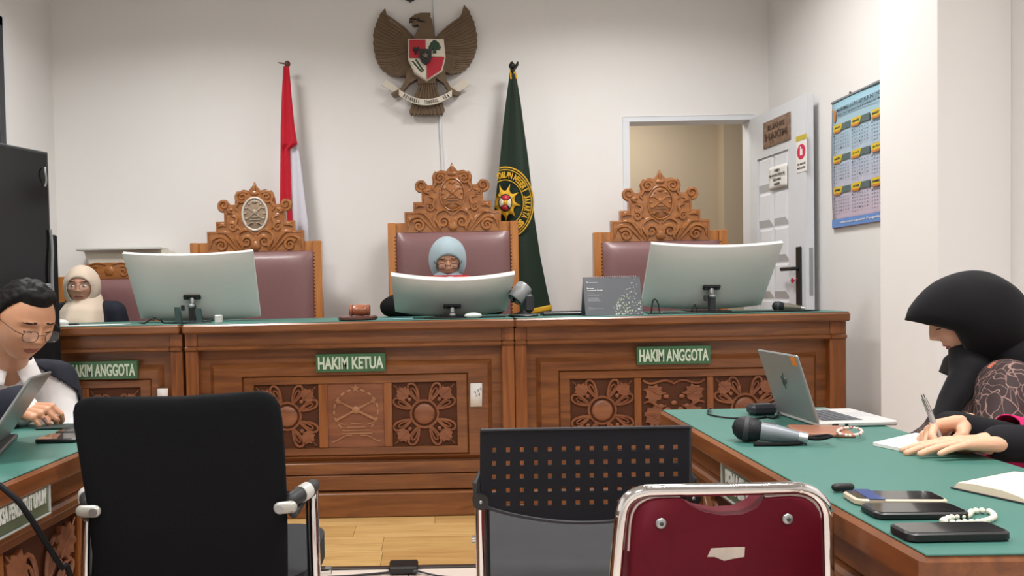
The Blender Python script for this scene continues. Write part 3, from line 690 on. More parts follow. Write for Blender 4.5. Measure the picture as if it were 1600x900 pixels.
def judge_chair(pxc, pytop, Y, label, W=.82, pcush=None, silver=False, small=False, seatz=.66, floor=.2, group=None, tilt=0):
    """pytop = picture row of the back board's top"""
    p = PY(pxc, pytop, Y); ztop = p.z
    t = thing('judge_chair', label, 'chair', (p.x, Y, floor), group)
    M = Matrix.Translation((p.x, Y, 0)) @ Matrix.Rotation(tilt, 4, 'Z')
    u = W/203; cz = ztop-15*u if not small else ztop-.02
    w2 = W/2; pw = .052
    for s in (-1, 1):
        MB(M).bbox(s*w2, s*(w2-pw), -.01, .05, floor, ztop, .003).build('side_post', CW_, t)
    MB(M).bbox(-w2+pw, w2-pw, .012, .05, seatz-.05, cz+ (15*u if not small else .02), .002).build('back_board', CW_, t)
    # cushion
    cw, ch = w2-pw+.004, cz-seatz
    def cush(a, b_):
        x = (a*2-1); z = (b_*2-1); e = (1-abs(x)**8)*(1-abs(z)**8)
        return (x*cw, .004-.05*e**.6, seatz+ch/2+z*ch/2)
    MB(M).grid(cush, 28, 24).build('back_cushion', LEATH, t, smooth=180)
    b = MB(M); n = int(ch/.022)
    for s in (-1, 1):
        for k in range(n): b.ell((s*(cw+.002), -.008, seatz+.01+k*.022), (.006, .004, .006), nu=6, nv=4)
    o = b.build('nail_trim', NAIL, t); o['kind'] = 'stuff'
    if not small: crest(Matrix.Translation((0, 0, cz)) @ M if 0 else M @ Matrix.Translation((0, 0, cz)), u, t, silver)
    else:
        P = [(.235*cos(a), .115*sin(a)) for a in [R(180*k/18) for k in range(19)]]
        P = [(.29, -.0)]+[(.27*cos(a), .02+.085*sin(a)) for a in [R(180*k/18) for k in range(19)]]+[(-.29, 0)]
        Mc = M @ Matrix.Translation((0, 0, cz)); o = MB(Mc).prism(P, 0, .04).build('crest_panel', CWC, t)
        b = MB(Mc)
        for s in (1, -1):
            b.tube([(s*x, -.002, z) for x, _, z in spiral(.09, .045, .035, .006, R(120), -1.5)], .006, 6)
            b.tube([(s*x, -.002, z) for x, _, z in spiral(.18, .03, .025, .005, R(30), 1.4)], .005, 6)
            b.tube(smooth_path([(s*x, 0, z) for x, z in ((.02, .09), (.08, .1), (.16, .075), (.24, .02))], 5), .006, 6)
        b.ell((0, 0, .05), (.03, .01, .03)); b.build('scrollwork', CWC, o)
    # seat, arms, legs
    MB(M).bbox(-w2+.02, w2-.02, -.46, .0, floor+.36, floor+.42, .01).build('seat_frame', CW_, t)
    MB(M).bbox(-w2+.05, w2-.05, -.45, -.02, floor+.42, floor+.48, .025).build('seat_cushion', LEATH, t)
    for s in (-1, 1):
        MB(M).bbox(s*(w2-.01), s*(w2-.07), -.45, -.39, floor, floor+.56 if small else floor+.62, .004).build('leg', CW_, t)
        MB(M).bbox(s*(w2), s*(w2-.08), -.46, 0, floor+(.56 if small else .62), floor+(.6 if small else .66), .012).build('armrest', CW_, t)
    return t
CY_ = 4.87
judge_chair(399.5, 378, CY_, 'carved teak judge chair with a silver-rimmed oval medallion, left of the empty wall space', W=.83, silver=True)
judge_chair(707.5, 347, CY_, 'carved teak judge chair with plain medallion behind the reading judge', W=.825)
judge_chair(1032, 361, CY_, 'carved teak judge chair with plain medallion in front of the open doorway, seat empty', W=.845)
judge_chair(171, 431, 4.82, 'smaller carved teak chair with a low arched crest behind the cream headscarf woman', W=.64, small=True, seatz=.5, floor=0.0)

# ================================================================== FLAGS
def flag(name, label, apex, edges, Y, mats, zbot, split=None, fin=None):
    """edges: list of (py, xleft, xright) in picture coordinates"""
    t = thing(name, label, 'flag', (PY(apex[0], apex[1], Y).x, Y, .2))
    return t
# red and white flag
Yf = 5.05
rt = thing('national_flag', 'red and white flag hanging furled on a pole at the left of the back wall', 'flag', (PY(450, 480, Yf).x, Yf, .2))
def hang(rows, Yb, amp, nf, ph=0, n=26, sub=6):
    rows2 = []
    for i in range(len(rows)-1):
        for k in range(sub):
            f = k/sub; rows2.append([rows[i][j]*(1-f)+rows[i+1][j]*f for j in range(3)])
    rows2.append(list(rows[-1])); R_ = []
    for (py, xl, xr) in rows2:
        A_ = PY(xl, py, Yb); B_ = PY(xr, py, Yb); R_.append((A_, B_))
    z0 = R_[0][0].z; z1 = R_[-1][0].z
    def fn(u, v):
        i = min(int(round(v*(len(R_)-1))), len(R_)-1); A_, B_ = R_[i]; wd = (B_-A_).length
        p = A_.lerp(B_, u); k = min(1, wd/.2)
        return (p.x, Yb-.03*k-amp*k*(sin(u*nf*2*pi+ph+v*1.3)*.5+.5)*(.3+.7*sin(pi*min(max(u, .0), 1))), p.z)
    return fn, n, len(R_)
fn, a, c_ = hang([(104,443,452),(150,441,456),(200,439.5,461),(226,439.5,465.5),(234,439,453.5),(280,438.5,455),(330,438,457),(400,438,460)], Yf-.01, .05, 1.5)
MB().grid(fn, a, c_).build('red_cloth', pm('flag_red', (186, 22, 44), .7, var=.06, sheen=.2), rt, smooth=180, solid=.002)
fn, a, c_ = hang([(226,452,466),(260,452,471),(310,453,477),(350,454,482),(400,455,484),(470,456,487)], Yf+.012, .03, 1.2, 1)
MB().grid(fn, a, c_).build('white_cloth', pm('flag_white', (205, 204, 214), .7, var=.03), rt, smooth=180, solid=.002)
fn, a, c_ = hang([(400,438,462),(460,437,466),(540,436,470)], Yf-.01, .05, 1.5)
MB().grid(fn, a, c_).build('red_cloth', MC['flag_red'], rt, smooth=180, solid=.002)
b = MB(); q = PY(449, 100, Yf+.035); q2 = PY(470, 520, Yf+.035); b.tube([(q.x, q.y, q.z+.01), (q2.x, q.y, .205)], .012, 8); po = b.build('pole', pm('pole_grey', (150, 146, 140), .35, .6), rt)
b = MB(); q = PY(449, 100, Yf+.02); b.ell(q, (.02, .02, .022)); b.tube([q, PY(435, 98, Yf+.02)], [.007, .004], 6); b.build('finial', pm('finial_brown', (96, 60, 50), .4), rt)
b = MB(); q = PY(470, 520, Yf+.035); b.lathe([(0, 0), (.1, 0), (.1, .02), (.04, .035), (.02, .05), (0, .05)], 24, (q.x, Yf+.0, .202)); b.build('base', BLACK, rt)
# green court flag
Yg = 5.04
gt = thing('court_flag', 'dark green court flag with a yellow ring emblem, right of the centre chair', 'flag', (PY(815, 480, Yg).x, Yg, .2))
GF = pm('flag_green', (28, 44, 32), .75, var=.12, scale=12, sheen=.2); YL = pm('flag_yellow', (204, 158, 44), .6, var=.1)
rows = [(116,796,806),(160,790,813),(200,785,818),(245,781,824),(290,776,829),(340,770,834),(400,762,843),(450,755,853),(492,750,862),(540,744,870)]
fn, a, c_ = hang(rows, Yg, .05, 1.4, 2.2, 32)
MB().grid(fn, a, c_).build('cloth', GF, gt, smooth=180, solid=.002)
fn2, a, c_ = hang([(104,799,803),(116,795.5,806.5),(124,796,808)], Yg, .02, 1, 0, 14)
MB().grid(fn2, a, c_).build('gold_tip', YL, gt, smooth=180, solid=.003)
def fz(px, py):  # point just proud of the cloth front
    p = PY(px, py, Yg-.086); return p
b = MB()
pts = [fz(862-54*t-6*t*t, 475+22*t) for t in [k/8 for k in range(9)]]
b.grid(lambda u, v: (lambda p: (p.x, p.y+.01, p.z-.035*v))(fz(862.5-62*u, 476+13*u)), 10, 4)
b.build('gold_fringe', YL, gt, solid=.003)
ecx, ecy = 789.5, 317
def er(a, r): # emblem polar -> point ; r in picture px (vertical)
    x = ecx+r*.80*cos(a); x = min(x, 775+ (ecy-r*sin(a)-110)*.135+32+ (6 if 1 else 0)*0+12); return fz(max(ecx+r*.79*cos(a), 781.5-(ecy-r*sin(a)-245)*.11), ecy-r*sin(a))
def ringm(r0, r1, a0=-180, a1=180, n=72):
    b = MB(); vs = []
    for k in range(n+1):
        a = R(a0+(a1-a0)*k/n); vs += [er(a, r0), er(a, r1)]
    b.add(vs, [(2*k, 2*k+2, 2*k+3, 2*k+1) for k in range(n)]); return b
ringm(54.5, 57).build('emblem_ring', YL, gt, solid=.002); ringm(51, 52.6).build('emblem_ring', YL, gt, solid=.002); ringm(35, 36.5, n=60).build('emblem_ring', YL, gt, solid=.002)
b = MB(); n = 9; vs = []; P = []
for k in range(n):
    a0 = 90+k*360/n+8
    for da, r in ((0, 19), (10, 22), (14, 31), (24, 20.5), (32, 19)): P.append(er(R(a0+da), r))
c0 = er(0, 0); b.add([c0]+P, [(0, i+1, (i+1) % len(P)+1) for i in range(len(P))]); b.build('flame_disc', YL, gt, solid=.003)
def disc(cx_, cy_, rx, ry, mat, nm, dy=-.004, a0=0, a1=360):
    n = 20; b = MB(); P = [fz(ecx+cx_, ecy-cy_)]+[fz(ecx+cx_+rx*cos(R(a0+(a1-a0)*k/n)), ecy-cy_-ry*sin(R(a0+(a1-a0)*k/n))) for k in range(n+1)]
    b.add([(p.x, p.y+dy, p.z) for p in P], [(0, i, i+1) for i in range(1, n+1)]); b.build(nm, mat, gt, solid=.002)
disc(0, 0, 11, 14, GF, 'emblem_centre', -.005)
disc(0, 0, 9.5, 12, RED, 'red_sector', -.008, 45, 135); disc(0, 0, 9.5, 12, RED, 'red_sector', -.008, 225, 300)
disc(0, 0, 9.5, 12, BONE, 'white_sector', -.008, 140, 215); disc(0, 0, 9.5, 12, BONE, 'white_sector', -.008, -40, 35)
disc(0, 0, 3, 4, YL, 'centre_boss', -.011)
b = MB(); tx = 'PENGADILAN NEGERI JAKARTA SELATAN'
for i, ch in enumerate(tx):
    if ch == ' ': continue
    a = R(139-7.0*i); p = er(a, 43.8)
    if ecx+43.8*.79*cos(a) < 776: continue
    M = Matrix.Translation((p.x, p.y-.004, p.z)) @ Matrix.Rotation(-(a-pi/2), 4, 'Y')
    ww = {'I': .008, 'N': .021, 'G': .022, 'A': .022}.get(ch, .019)
    b.merge(text_mb(ch, ww*(.85+.3*abs(sin(a))), .04, M, .001, off=.04))
b.build('lettering', YL, gt)
b = MB(); q = PY(800, 100, Yg+.0); b.tube([(q.x+.02, Yg+.015, .205), (q.x, Yg+.0, q.z)], .012, 8); b.build('pole', pm('pole_dark', (54, 46, 40), .4), gt)
b = MB(); b.tube([q, PY(799, 97, Yg)], [.014, .01], 8); b.ell(PY(800, 103, Yg-.01), (.022, .02, .02)); b.tube([PY(800, 112, Yg-.01), PY(808, 101, Yg-.01), PY(809, 97, Yg)], [.012, .01, .006], 8); b.tube([PY(800, 108, Yg), PY(800, 122, Yg)], .013, 8); b.build('finial', pm('finial_dark', (44, 40, 38), .35, .4), gt)
b = MB(); b.lathe([(0, 0), (.1, 0), (.1, .02), (.04, .035), (.02, .05), (0, .05)], 24, (q.x+.02, Yg+.0, .202)); b.build('base', BLACK, gt)

# ================================================================== TELEVISION + WALL CALENDAR
tvr = PY(75.5, 238, 3.3); tvb = PY(80, 458, 3.3)
TM = frameM((tvr.x, 3.3, tvr.z), V((.09*1.0, .24, 0)).normalized()*1, (0, 0, 1))   # local x from far-left to the right edge
T2 = TM
tvh = tvr.z-tvb.z; tw = 1.12
tv = thing('television', 'large black television on a stand beside the left wall', 'television', (tvr.x-.2, 2.9, 0))
TVG = pm('tv_screen', (10, 11, 14), .12, var=.02, coat=.3); TVF = pm('tv_frame', (70, 72, 74), .3, .5)
MB(T2).bbox(-tw, 0, 0, .035, -tvh, 0, .004).build('bezel', TVF, tv)
MB(T2).box(-tw+.012, -.012, -.002, .0, -tvh+.02, -.012).build('screen', TVG, tv)
MB(T2).bbox(-tw+.2, -.2, .035, .08, -tvh+.1, -.15, .01).build('back_housing', BLACK, tv)
b = MB(T2); b.bbox(-tw*.5-.06, -tw*.5-.02, .06, .12, .03-tvr.z, -.3, .004); b.bbox(-tw*.5+.02, -tw*.5+.06, .06, .12, .03-tvr.z, -.3, .004); b.bbox(-tw*.5-.35, -tw*.5+.35, .02, .16, .001-tvr.z, .03-tvr.z, .004); b.build('stand', BLACK, tv)
b = MB(T2); b.tube(bez((-.03, -.012, -.07), (-.05, -.03, -.1), (-.02, -.015, -.12), (-.035, -.012, -.15)), .004, 6); b.build('cable_loop', SILP, tv)
b = MB(T2); b.tube(bez((-.012, -.01, -tvh*.55), (-.0, -.02, -tvh*.75), (-.03, -.02, -tvh*.8), (-.012, -.015, -tvh-.02)), .006, 6); b.bbox(-.05, -.02, -.02, -.005, -tvh-.02, -tvh+.04, .004); b.build('power_cable', pm('cable_clear', (130, 134, 138), .3), tv)
a = PY(78, 367, 3.7); c_ = PY(86, 470, 3.7)
b = MB(); b.bbox(a.x-.12, a.x+.022, 3.66, 3.73, .001, a.z, .006); tag(b.build('loudspeaker', BLACKM), 'slim black column loudspeaker standing behind the television edge', 'speaker')
# wall calendar on the right wall
XW = XR-.004
c1 = PX(1301.5, 161, XW); c2 = PX(1303, 358, XW)
wc = thing('wall_calendar', 'pale blue wall calendar with yellow month tabs on the right wall', 'calendar', (XW, (c1.y+3.5)/2, c2.z))
CM = frameM((XW, c1.y, c1.z), (0, -1, 0), (0, 0, 1)); ch = c1.z-c2.z; cw = .80
m, t_, bs = nt('calendar_sheet'); N = t_.nodes; L = t_.links
tc = N.new('ShaderNodeTexCoord'); sp = N.new('ShaderNodeSeparateXYZ'); L.new(tc.outputs['Object'], sp.inputs[0])
mr = N.new('ShaderNodeMapRange'); mr.inputs['From Min'].default_value = 0; mr.inputs['From Max'].default_value = ch; L.new(sp.outputs['Z'], mr.inputs['Value'])
cr = N.new('ShaderNodeValToRGB'); cr.color_ramp.elements[0].color = lin((206, 184, 200)); cr.color_ramp.elements[1].color = lin((150, 192, 208)); k = cr.color_ramp.elements.new(.5); k.color = lin((176, 190, 208))
L.new(mr.outputs[0], cr.inputs[0]); L.new(cr.outputs[0], bs.inputs['Base Color']); bs.inputs['Roughness'].default_value = .35
MC['calendar_sheet'] = m
MB(CM).grid(lambda u, v: (cw*u, -.004-.006*sin(v*pi)*(1-u)-.008*sin(u*7)*.3, -ch*v), 16, 12).build('sheet', m, wc, solid=.001)
MB(CM).bbox(-.003, cw+.003, -.012, 0, -.008, .004, .002).build('top_bar', pm('bar_grey', (140, 146, 150), .4, .3), wc)
MB(CM).box(-.001, .012, -.006, -.001, -ch, -.04).build('gold_edge', pm('cal_gold', (176, 150, 90), .5), wc)
YT = pm('cal_yellow', (214, 186, 40), .45); GTb = pm('cal_slate', (84, 104, 104), .45); OR_ = pm('cal_orange', (190, 120, 60), .45); INK = pm('cal_ink', (70, 80, 92), .6)
MON = ['JANUARI','FEBRUARI','MARET','APRIL','MEI','JUNI','JULI','AGUSTUS','SEPTEMBER','OKTOBER','NOVEMBER','DESEMBER']
def CT(s, x, z, w, h, mat, y=-.0165, nm='lettering'): text_mb(s, w, h, CM @ Matrix.Translation((x, y, z)), .0005, off=.01, res=1).build(nm, mat, wc)
CT('MAHKAMAH AGUNG REPUBLIK INDONESIA', .29, -.06, .44, .02, INK); CT('DIREKTORAT JENDERAL BADAN PERADILAN UMUM', .29, -.09, .44, .014, INK)
b = MB(CM); b.ell((.045, -.014, -.085), (.014, .002, .035)); b.build('crest_mark', OR_, wc)
cols = [.03, .215, .40, .585]; rws = [-.14, -.31, -.485]
for j, z in enumerate(rws):
    for i, x in enumerate(cols):
        MB(CM).prism([(x, z), (x+.17, z+0), (x+.17, z-.035), (x, z-.035)], -.0145, -.012).build('month_tab', GTb, wc)
        MB(CM).prism([(x+.002, z+.003), (x+.095, z+.003), (x+.08, z-.032), (x+.002, z-.032)], -.0155, -.0145).build('month_tab', YT, wc)
        MB(CM).prism([(x, z-.03), (x+.08, z-.03), (x+.07, z-.043), (x, z-.04)], -.016, -.0145).build('month_underline', OR_, wc)
        CT(MON[j*4+i], x+.045, z-.015, .06, .012, INK); 
        b = MB(CM)
        for r in range(6):
            for d in range(7):
                if r == 5 and d > 2: continue
                xx = x+.012+d*.0235; zz = z-.058-r*.018
                b.merge(text_mb(str((r*7+d) % 31+1), .010, .009, CM @ Matrix.Translation((xx, -.0165, zz)), .0003, off=0, res=1)) if i < 3 else 0
        if b.v: o = b.build('dates', INK, wc); o['kind'] = 'stuff'
MB(CM).prism([(.01, -ch+.005), (cw-.01, -ch+.005), (cw-.02, -ch+.05), (.01, -ch+.05)], -.0145, -.012).build('footer', pm('cal_blue', (104, 144, 206), .45), wc)
CT('Informasi Layanan Pengadilan', .3, -ch+.028, .4, .016, PAPER)
b = MB(CM); b.ell((.19, -.006, .008), (.006, .006, .008)); b.build('nail', DKGREY, wc)
# ================================================================== SIDE TABLES
TZ = .79
def side_table(M, L, D, label, insets, sign, s0, s1, sz0, sz1, loc, end=True):
    t = thing('side_table', label, 'table', loc)
    MB(M).bbox(0, L, 0, D, TZ-.045, TZ-.003, .006).build('top_slab', WY, t)
    MB(M).bbox(.004, L-.004, .008, D-.006, TZ-.003, TZ, .001).build('green_cover', GREEN, t)
    MB(M).bbox(.05, L-.05, .035, .06, TZ-.10, TZ-.045, .003).build('frieze', WY, t)
    MB(M).bbox(.02, L-.02, .018, .05, TZ-.122, TZ-.1, .006).build('molding', WY, t)
    MB(M).box(.03, L-.03, .075, .09, .05, TZ-.1).build('back_board', WY, t)
    for u, v in ((.02, .09), (L-.09, L-.02)):
        MB(M).bbox(u, v, .03, .1, .0, TZ-.122, .004).build('post', WZ, t); MB(M).bbox(u, v, D-.1, D-.03, .0, TZ-.045, .004).build('post', WZ, t)
    iz0, iz1 = .3, TZ-.15
    xs = sorted(insets)
    for z0, z1 in ((iz1, iz1+.03), (.24, iz0)): MB(M).bbox(.09, L-.09, .045, .075, z0, z1, .004).build('rail', WY, t)
    prev = .09
    for a, b_ in xs:
        MB(M).bbox(prev, a, .05, .076, iz0, iz1, .004).build('stile', WZ, t); prev = b_
        carve_flower(M, (a+b_)/2, (iz0+iz1)/2, b_-a, iz1-iz0, .055, t, leafy=True)
    MB(M).bbox(prev, L-.09, .05, .076, iz0, iz1, .004).build('stile', WZ, t)
    MB(M).bbox(.09, L-.09, .03, .075, .02, .235, .005).build('baseboard', WY, t)
    if end:
        for (x0, x1) in ((L-.06, L-.035), (.035, .06)):
            MB(M).bbox(x0, x1, .1, D-.1, TZ-.12, TZ-.045, .003).build('end_frieze', WX, t)
            MB(M).bbox(x0, x1-.01, .1, D-.1, .1, TZ-.13, .003).build('end_panel', WX, t)
    s = MB(M).bbox(s0, s1, .006, .016, sz0, sz1, .002).build('name_board', pm('sign_dull', (92, 100, 78), .25, var=.1, coat=.5), t)
    s['label'] = 'green name board under clear acrylic'
    text_mb(sign, (s1-s0)*.86, (sz1-sz0)*.6, M @ Matrix.Translation(((s0+s1)/2, .0045, (sz0+sz1)/2)), .001, off=.03).build('lettering', pm('sign_white', (205, 208, 200), .4), s)
    b = MB(M); e = .004
    b.bbox(s0-e, s1+e, .003, .016, sz1, sz1+e, .001); b.bbox(s0-e, s1+e, .003, .016, sz0-e, sz0, .001); b.bbox(s0-e, s0, .003, .016, sz0, sz1, .001); b.bbox(s1, s1+e, .003, .016, sz0, sz1, .001)
    b.build('acrylic_rim', pm('acrylic_edge', (170, 176, 168), .2, alpha=1), s)
    return t
a = PZ(1030, 640, TZ); c_ = PZ(1440, 868, TZ)
dx = c_-a; MR = frameM((a.x, a.y, 0), dx, (0, 0, 1)); LR = dx.length
side_table(MR, LR, .445, 'right side table with green top, mic and phones on it', [(.17, .45), (.52, .8)], 'PENASIHAT HUKUM', a.y-1.60, a.y-1.29, .682, .756, (.8, 1.5, 0))
# left table
a = PZ(124, 706, TZ); c_ = PZ(0, 757, TZ); dl = (a-c_).normalized()
near = c_-dl*.9; far = a+dl*.37; ML = frameM((near.x, near.y, 0), dl, (0, 0, 1)); LL = (far-near).length
yl = lambda Y: (Y-near.y)/dl.y
side_table(ML, LL, .5, 'left side table with green top, laptop and phones on it', [(yl(.75), yl(1.03)), (yl(1.1), yl(1.36)), (yl(1.445), yl(1.72))], 'JAKSA PENUNTUT UMUM', yl(1.335), yl(1.525), .693, .757, (-1.0, 1.3, 0))

# ================================================================== FOREGROUND CHAIRS
# black high-back chair
def slab_back(M, rows, th, mat, name, parent, bow=.03, n=28):
    """rows: (z, x0, x1); closed rounded slab"""
    b = MB(M); vs = []; m = len(rows)
    for (z, x0, x1, *tt) in rows:
        k = tt[0] if tt else 1
        cx = (x0+x1)/2; hw = (x1-x0)/2
        for i in range(n):
            a = 2*pi*i/n; ca, sa = cos(a), sin(a)
            ux = math.copysign(abs(ca)**.28, ca); uy = math.copysign(abs(sa)**.6, sa)
            vs.append((cx+hw*ux, th*k*.5*uy - bow*(ux*ux-1), z))
    fs = [(i*n+j, i*n+(j+1) % n, (i+1)*n+(j+1) % n, (i+1)*n+j) for i in range(m-1) for j in range(n)]
    fs += [list(range(n))[::-1], list(range((m-1)*n, m*n))]
    return b.add(vs, fs).build(name, mat, parent, smooth=60, recalc=True)
YC = 1.55
def row(py, x0, x1, k=1):
    p = PY((x0+x1)/2, py, YC); return (p.z, PY(x0, py, YC).x, PY(x1, py, YC).x, k)
oc = thing('office_chair', 'black high-backed visitor chair seen from behind, leftmost of the front chairs', 'chair', (-.51, 1.7, 0))
MYC = Matrix.Translation((0, YC, 0))
rows = [(.5, PY(160, 950, YC).x, PY(448, 950, YC).x, .6), row(1000, 162, 446), row(900, 150, 450), row(800, 140, 449), row(720, 127, 446), row(660, 117, 441), row(640, 116, 437), row(628, 119, 430, .95), row(620, 127, 420, .8), row(616, 140, 408, .55), row(614.5, 156, 394, .25)]
rows = sorted(rows, key=lambda r: r[0])
o = slab_back(MYC, rows, .045, [pm('black_fabric', (10, 11, 15), .9, var=.15, scale=200, bump=.2)], 'backrest', oc, bow=.02)
for v in o.data.vertices:      # saddle dip of the top edge
    zt = rows[-1][0]; k = max(0, (v.co.z-(zt-.1))/.1)
    v.co.z -= .008*k*(1-((v.co.x+.58-oc.location.x*-0-0)/.25)**2) if False else .009*k*(1-(((v.co.x)/.17)**2))
    v.co.z += .004*k*(v.co.x/.17)
LUG = pm('lug_silver', (176, 176, 168), .35, .35)
sp_ = PY(487, 765, 1.61)
for s, (lx, ly), (ex, ey) in ((1, (437, 794), (455, 792)), (-1, (148, 799), (128, 799))):
    p = PY(lx, ly, YC-.028); q = PY(ex, ey, YC-.028)
    b = MB(); b.cap(p, q, .0125, .0125, 12, fl=(1, .6, 1)); lu = b.build('side_lug', LUG, oc)
    b = MB(); b.lathe([(0, -.002), (.008, -.002), (.008, .002), (0, .002)], 12, (p.x, YC-.0365, p.z), Matrix.Rotation(pi/2, 4, 'X')); b.build('bolt', SILV, lu)
    sx = sp_.x if s > 0 else -.738; zc = sp_.z
    b = MB(); b.tube([q, (sx-s*.03, YC+.01, zc-.035), (sx-s*.012, YC+.06, zc-.005)], .011, 10); b.build('arm_joint', DKGREY, oc)
    b = MB(); b.cap((sx-s*.03, 1.555, zc-.004), (sx-s*.006, 1.60, zc+.002), .0155, .0165, 14); b.cap((sx-s*.004, 1.61, zc+.000), (sx-s*.004, 1.66, zc-.004), .0165, .0145, 14); ap = b.build('arm_pad', DKGREY, oc)
    b = MB(); b.tube([(sx-s*.018, 1.577, zc-.001), (sx-s*.007, 1.600, zc+.002)], .0178, 14); b.build('arm_band', pm('band_white', (206, 204, 198), .3), ap)
    b = MB(); b.tube(smooth_path([(sx, 1.64, zc), (sx+s*.001, 1.62, zc-.05), (sx+s*.008, 1.6, .35), (sx+s*.012, 1.59, .05), (sx+s*.012, 1.62, .013), (sx+s*.012, 1.75, .012), (sx-s*.01, 1.99, .012), (sx-s*.03, 2.0, .05), (sx-s*.05, 1.86, .42), (sx-s*.055, 1.84, .45)], 8), .0115, 12); b.build('leg_frame', CHROME, oc)
    b = MB(); b.tube([(sx-s*.012, 1.645, zc-.01), (sx-s*.006, 1.62, .45)], .008, 8); b.build('frame_trim', BLACK, oc)
b = MB(); b.cyl((-.735, 1.84, .45), (-.255, 1.84, .45), .01); b.cyl((-.735, 1.64, .44), (-.255, 1.64, .44), .01); b.build('cross_bar', CHROME, oc)
b = MB(); vs = rrect(.44, .40, .09, 8, -.5, 1.79); b.prism(vs, .46, .52, 'z'); b.build('seat', pm('seat_grey', (50, 51, 54), .8, var=.1, bump=.1), oc, subs=0)
# perforated chair
YP = 1.68
pc = thing('perforated_chair', 'black plastic chair with a perforated back and chrome legs, middle front chair', 'chair', (PY(915, 700, YP).x, 1.95, 0))
xs = [750.5]+sum([[772+21.8*i-3.7, 772+21.8*i+3.7] for i in range(14)], [])+[1078]
ys = [0]+sum([[(27+21*j), (34.5+21*j)] for j in range(5)], [])+[1]
def ppt(x, yv):
    ytop = 672.5-(x-750)*5.5/328; f = (x-750)/328
    ybot = 788+29*sin(pi*min(1, max(0, f*1.0)))**.8-2*f
    y = ytop+yv if yv not in (0, 1) else (ytop if yv == 0 else ybot)
    u = (x-914)/164
    return PY(x, y, YP-.035*(1-u*u)*-1*0+.03*u*u*-1+.0)
b = MB(); vs = []; n = len(ys)
for x in xs:
    for yv in ys: vs.append(ppt(x, yv))
fs = []
for i in range(len(xs)-1):
    for j in range(n-1):
        hole = i % 2 == 1 and j % 2 == 1
        if j % 2 == 1 and j == n-2: hole = False
        if i in (1,) and j == 9: hole = False
        if not hole: fs.append((i*n+j, (i+1)*n+j, (i+1)*n+j+1, i*n+j+1))
b.add(vs, fs)
pb_ = b.build('backrest', pm('perforated_plastic', (28, 29, 34), .62, var=.05), pc, solid=.006, smooth=0)
b = MB(); b.tube([ppt(x, 0)+V((0, -.003, .001)) for x in xs], .0035, 6); b.tube([ppt(xs[-1], 0)]+[ppt(xs[-1], 1)], .004, 6); b.build('edge_rim', pm('rim_grey', (58, 58, 62), .3), pb_)
b = MB(); vv = [ppt(x, 1) for x in xs]; b.tube([p+V((0, -.002, 0)) for p in vv], .0045, 6); b.build('edge_rim', MC['rim_grey'], pb_)
for s, kx in ((-1, 750.5), (1, 1080)):
    k = PY(kx, 782 if s < 0 else 776, YP-.03)
    b = MB(); b.lathe([(0, -.015), (.014, -.015), (.017, -.011), (.017, .015), (0, .015)], 20, k, Matrix.Rotation(pi/2, 4, 'X')); kb = b.build('pivot_knob', BLACK, pc)
    b = MB(); b.ell(k+V((0, -.016, 0)), (.004, .002, .004)); b.build('screw', SILV, kb)
    b = MB(); b.tube([k+V((s*.006, .01, 0)), k+V((s*.008, .01, .035)), k+V((-s*.004, .02, .06))], [.008, .0085, .005], 8); b.build('back_bracket', DKGREY, pc)
    b = MB(); b.tube(smooth_path([(k.x, k.y+.01, k.z-.01), (k.x, k.y+.01, .4), (k.x+s*.002, k.y-.02, .05), (k.x, k.y, .012), (k.x-s*.03, 2.2, .012), (k.x-s*.05, 2.24, .05), (k.x-s*.075, 2.1, .44)], 8), .0115, 12); b.build('leg_frame', CHROME, pc)
    b = MB(); b.tube([(k.x-s*.014, k.y+.014, k.z-.012), (k.x-s*.014, k.y+.014, .42)], .0065, 8); b.build('frame_trim', BLACK, pc)
b = MB(); cxp = pc.location.x
b.prism(rrect(.44, .62, .1, 8, cxp-.0, 1.96), .45, .475, 'z'); b.build('seat', pm('seat_charcoal', (58, 59, 62), .6, var=.12, scale=12), pc)
b = MB(); b.cyl((cxp-.235, 2.08, .44), (cxp+.235, 2.08, .44), .01); b.cyl((cxp-.235, 1.86, .44), (cxp+.235, 1.86, .44), .01); b.build('cross_bar', CHROME, pc)
# red banquet chair
YR = 1.1
rc = thing('red_banquet_chair', 'dark red padded chair with a chrome tube frame in the foreground', 'chair', (PY(1132, 800, YR).x, 1.3, 0))
f_ = lambda x, y, dy=0: PY(x, y, YR+dy)
path = [f_(956, 1000), f_(962, 900), f_(966, 850), f_(970, 812)]
path += bez(f_(971, 806), f_(974, 778), f_(990, 768), f_(1020, 766.5), 8) + [f_(1135, 764.5)] + bez(f_(1236, 762.5), f_(1268, 762), f_(1289, 778), f_(1291, 806), 8) + [f_(1292, 850), f_(1293, 900), f_(1294, 1000)]
lg = lambda x: [(x, YR+.0, .33), (x, YR-.02, .2), (x, YR-.05, .012)]
b = MB(); b.tube(smooth_path([(path[0].x-.004, YR-.05, .012)]+path+[(path[-1].x+.004, YR-.05, .012)], 3), (.0093), 14); b.build('back_frame', CHROME, rc)
ML_ = pm('maroon_vinyl', (88, 3, 24), .6, var=.1, scale=40, bump=.06)
out = [(978, 960), (982, 860)]+[(985, 818), (989, 800), (997, 788), (1010, 780), (1028, 776.5), (1062, 776)]+[(1072, 786), (1093, 796), (1125, 802), (1157, 800), (1180, 790), (1194, 776)]+[(1235, 773.5), (1255, 776), (1270, 785), (1279, 798), (1283, 815), (1285, 860), (1287, 960)]
P = [f_(*p) for p in out]; n_ = len(P); cxr = sum(p.x for p in P)/n_; czr = sum(p.z for p in P)/n_
b = MB(); vs = []
for sc, dy in ((1, 0), (1.0, -.006), (.985, -.011), (.955, -.014)):
    for p in P: vs.append((cxr+(p.x-cxr)*sc, p.y+dy+.004, czr+(p.z-czr)*sc))
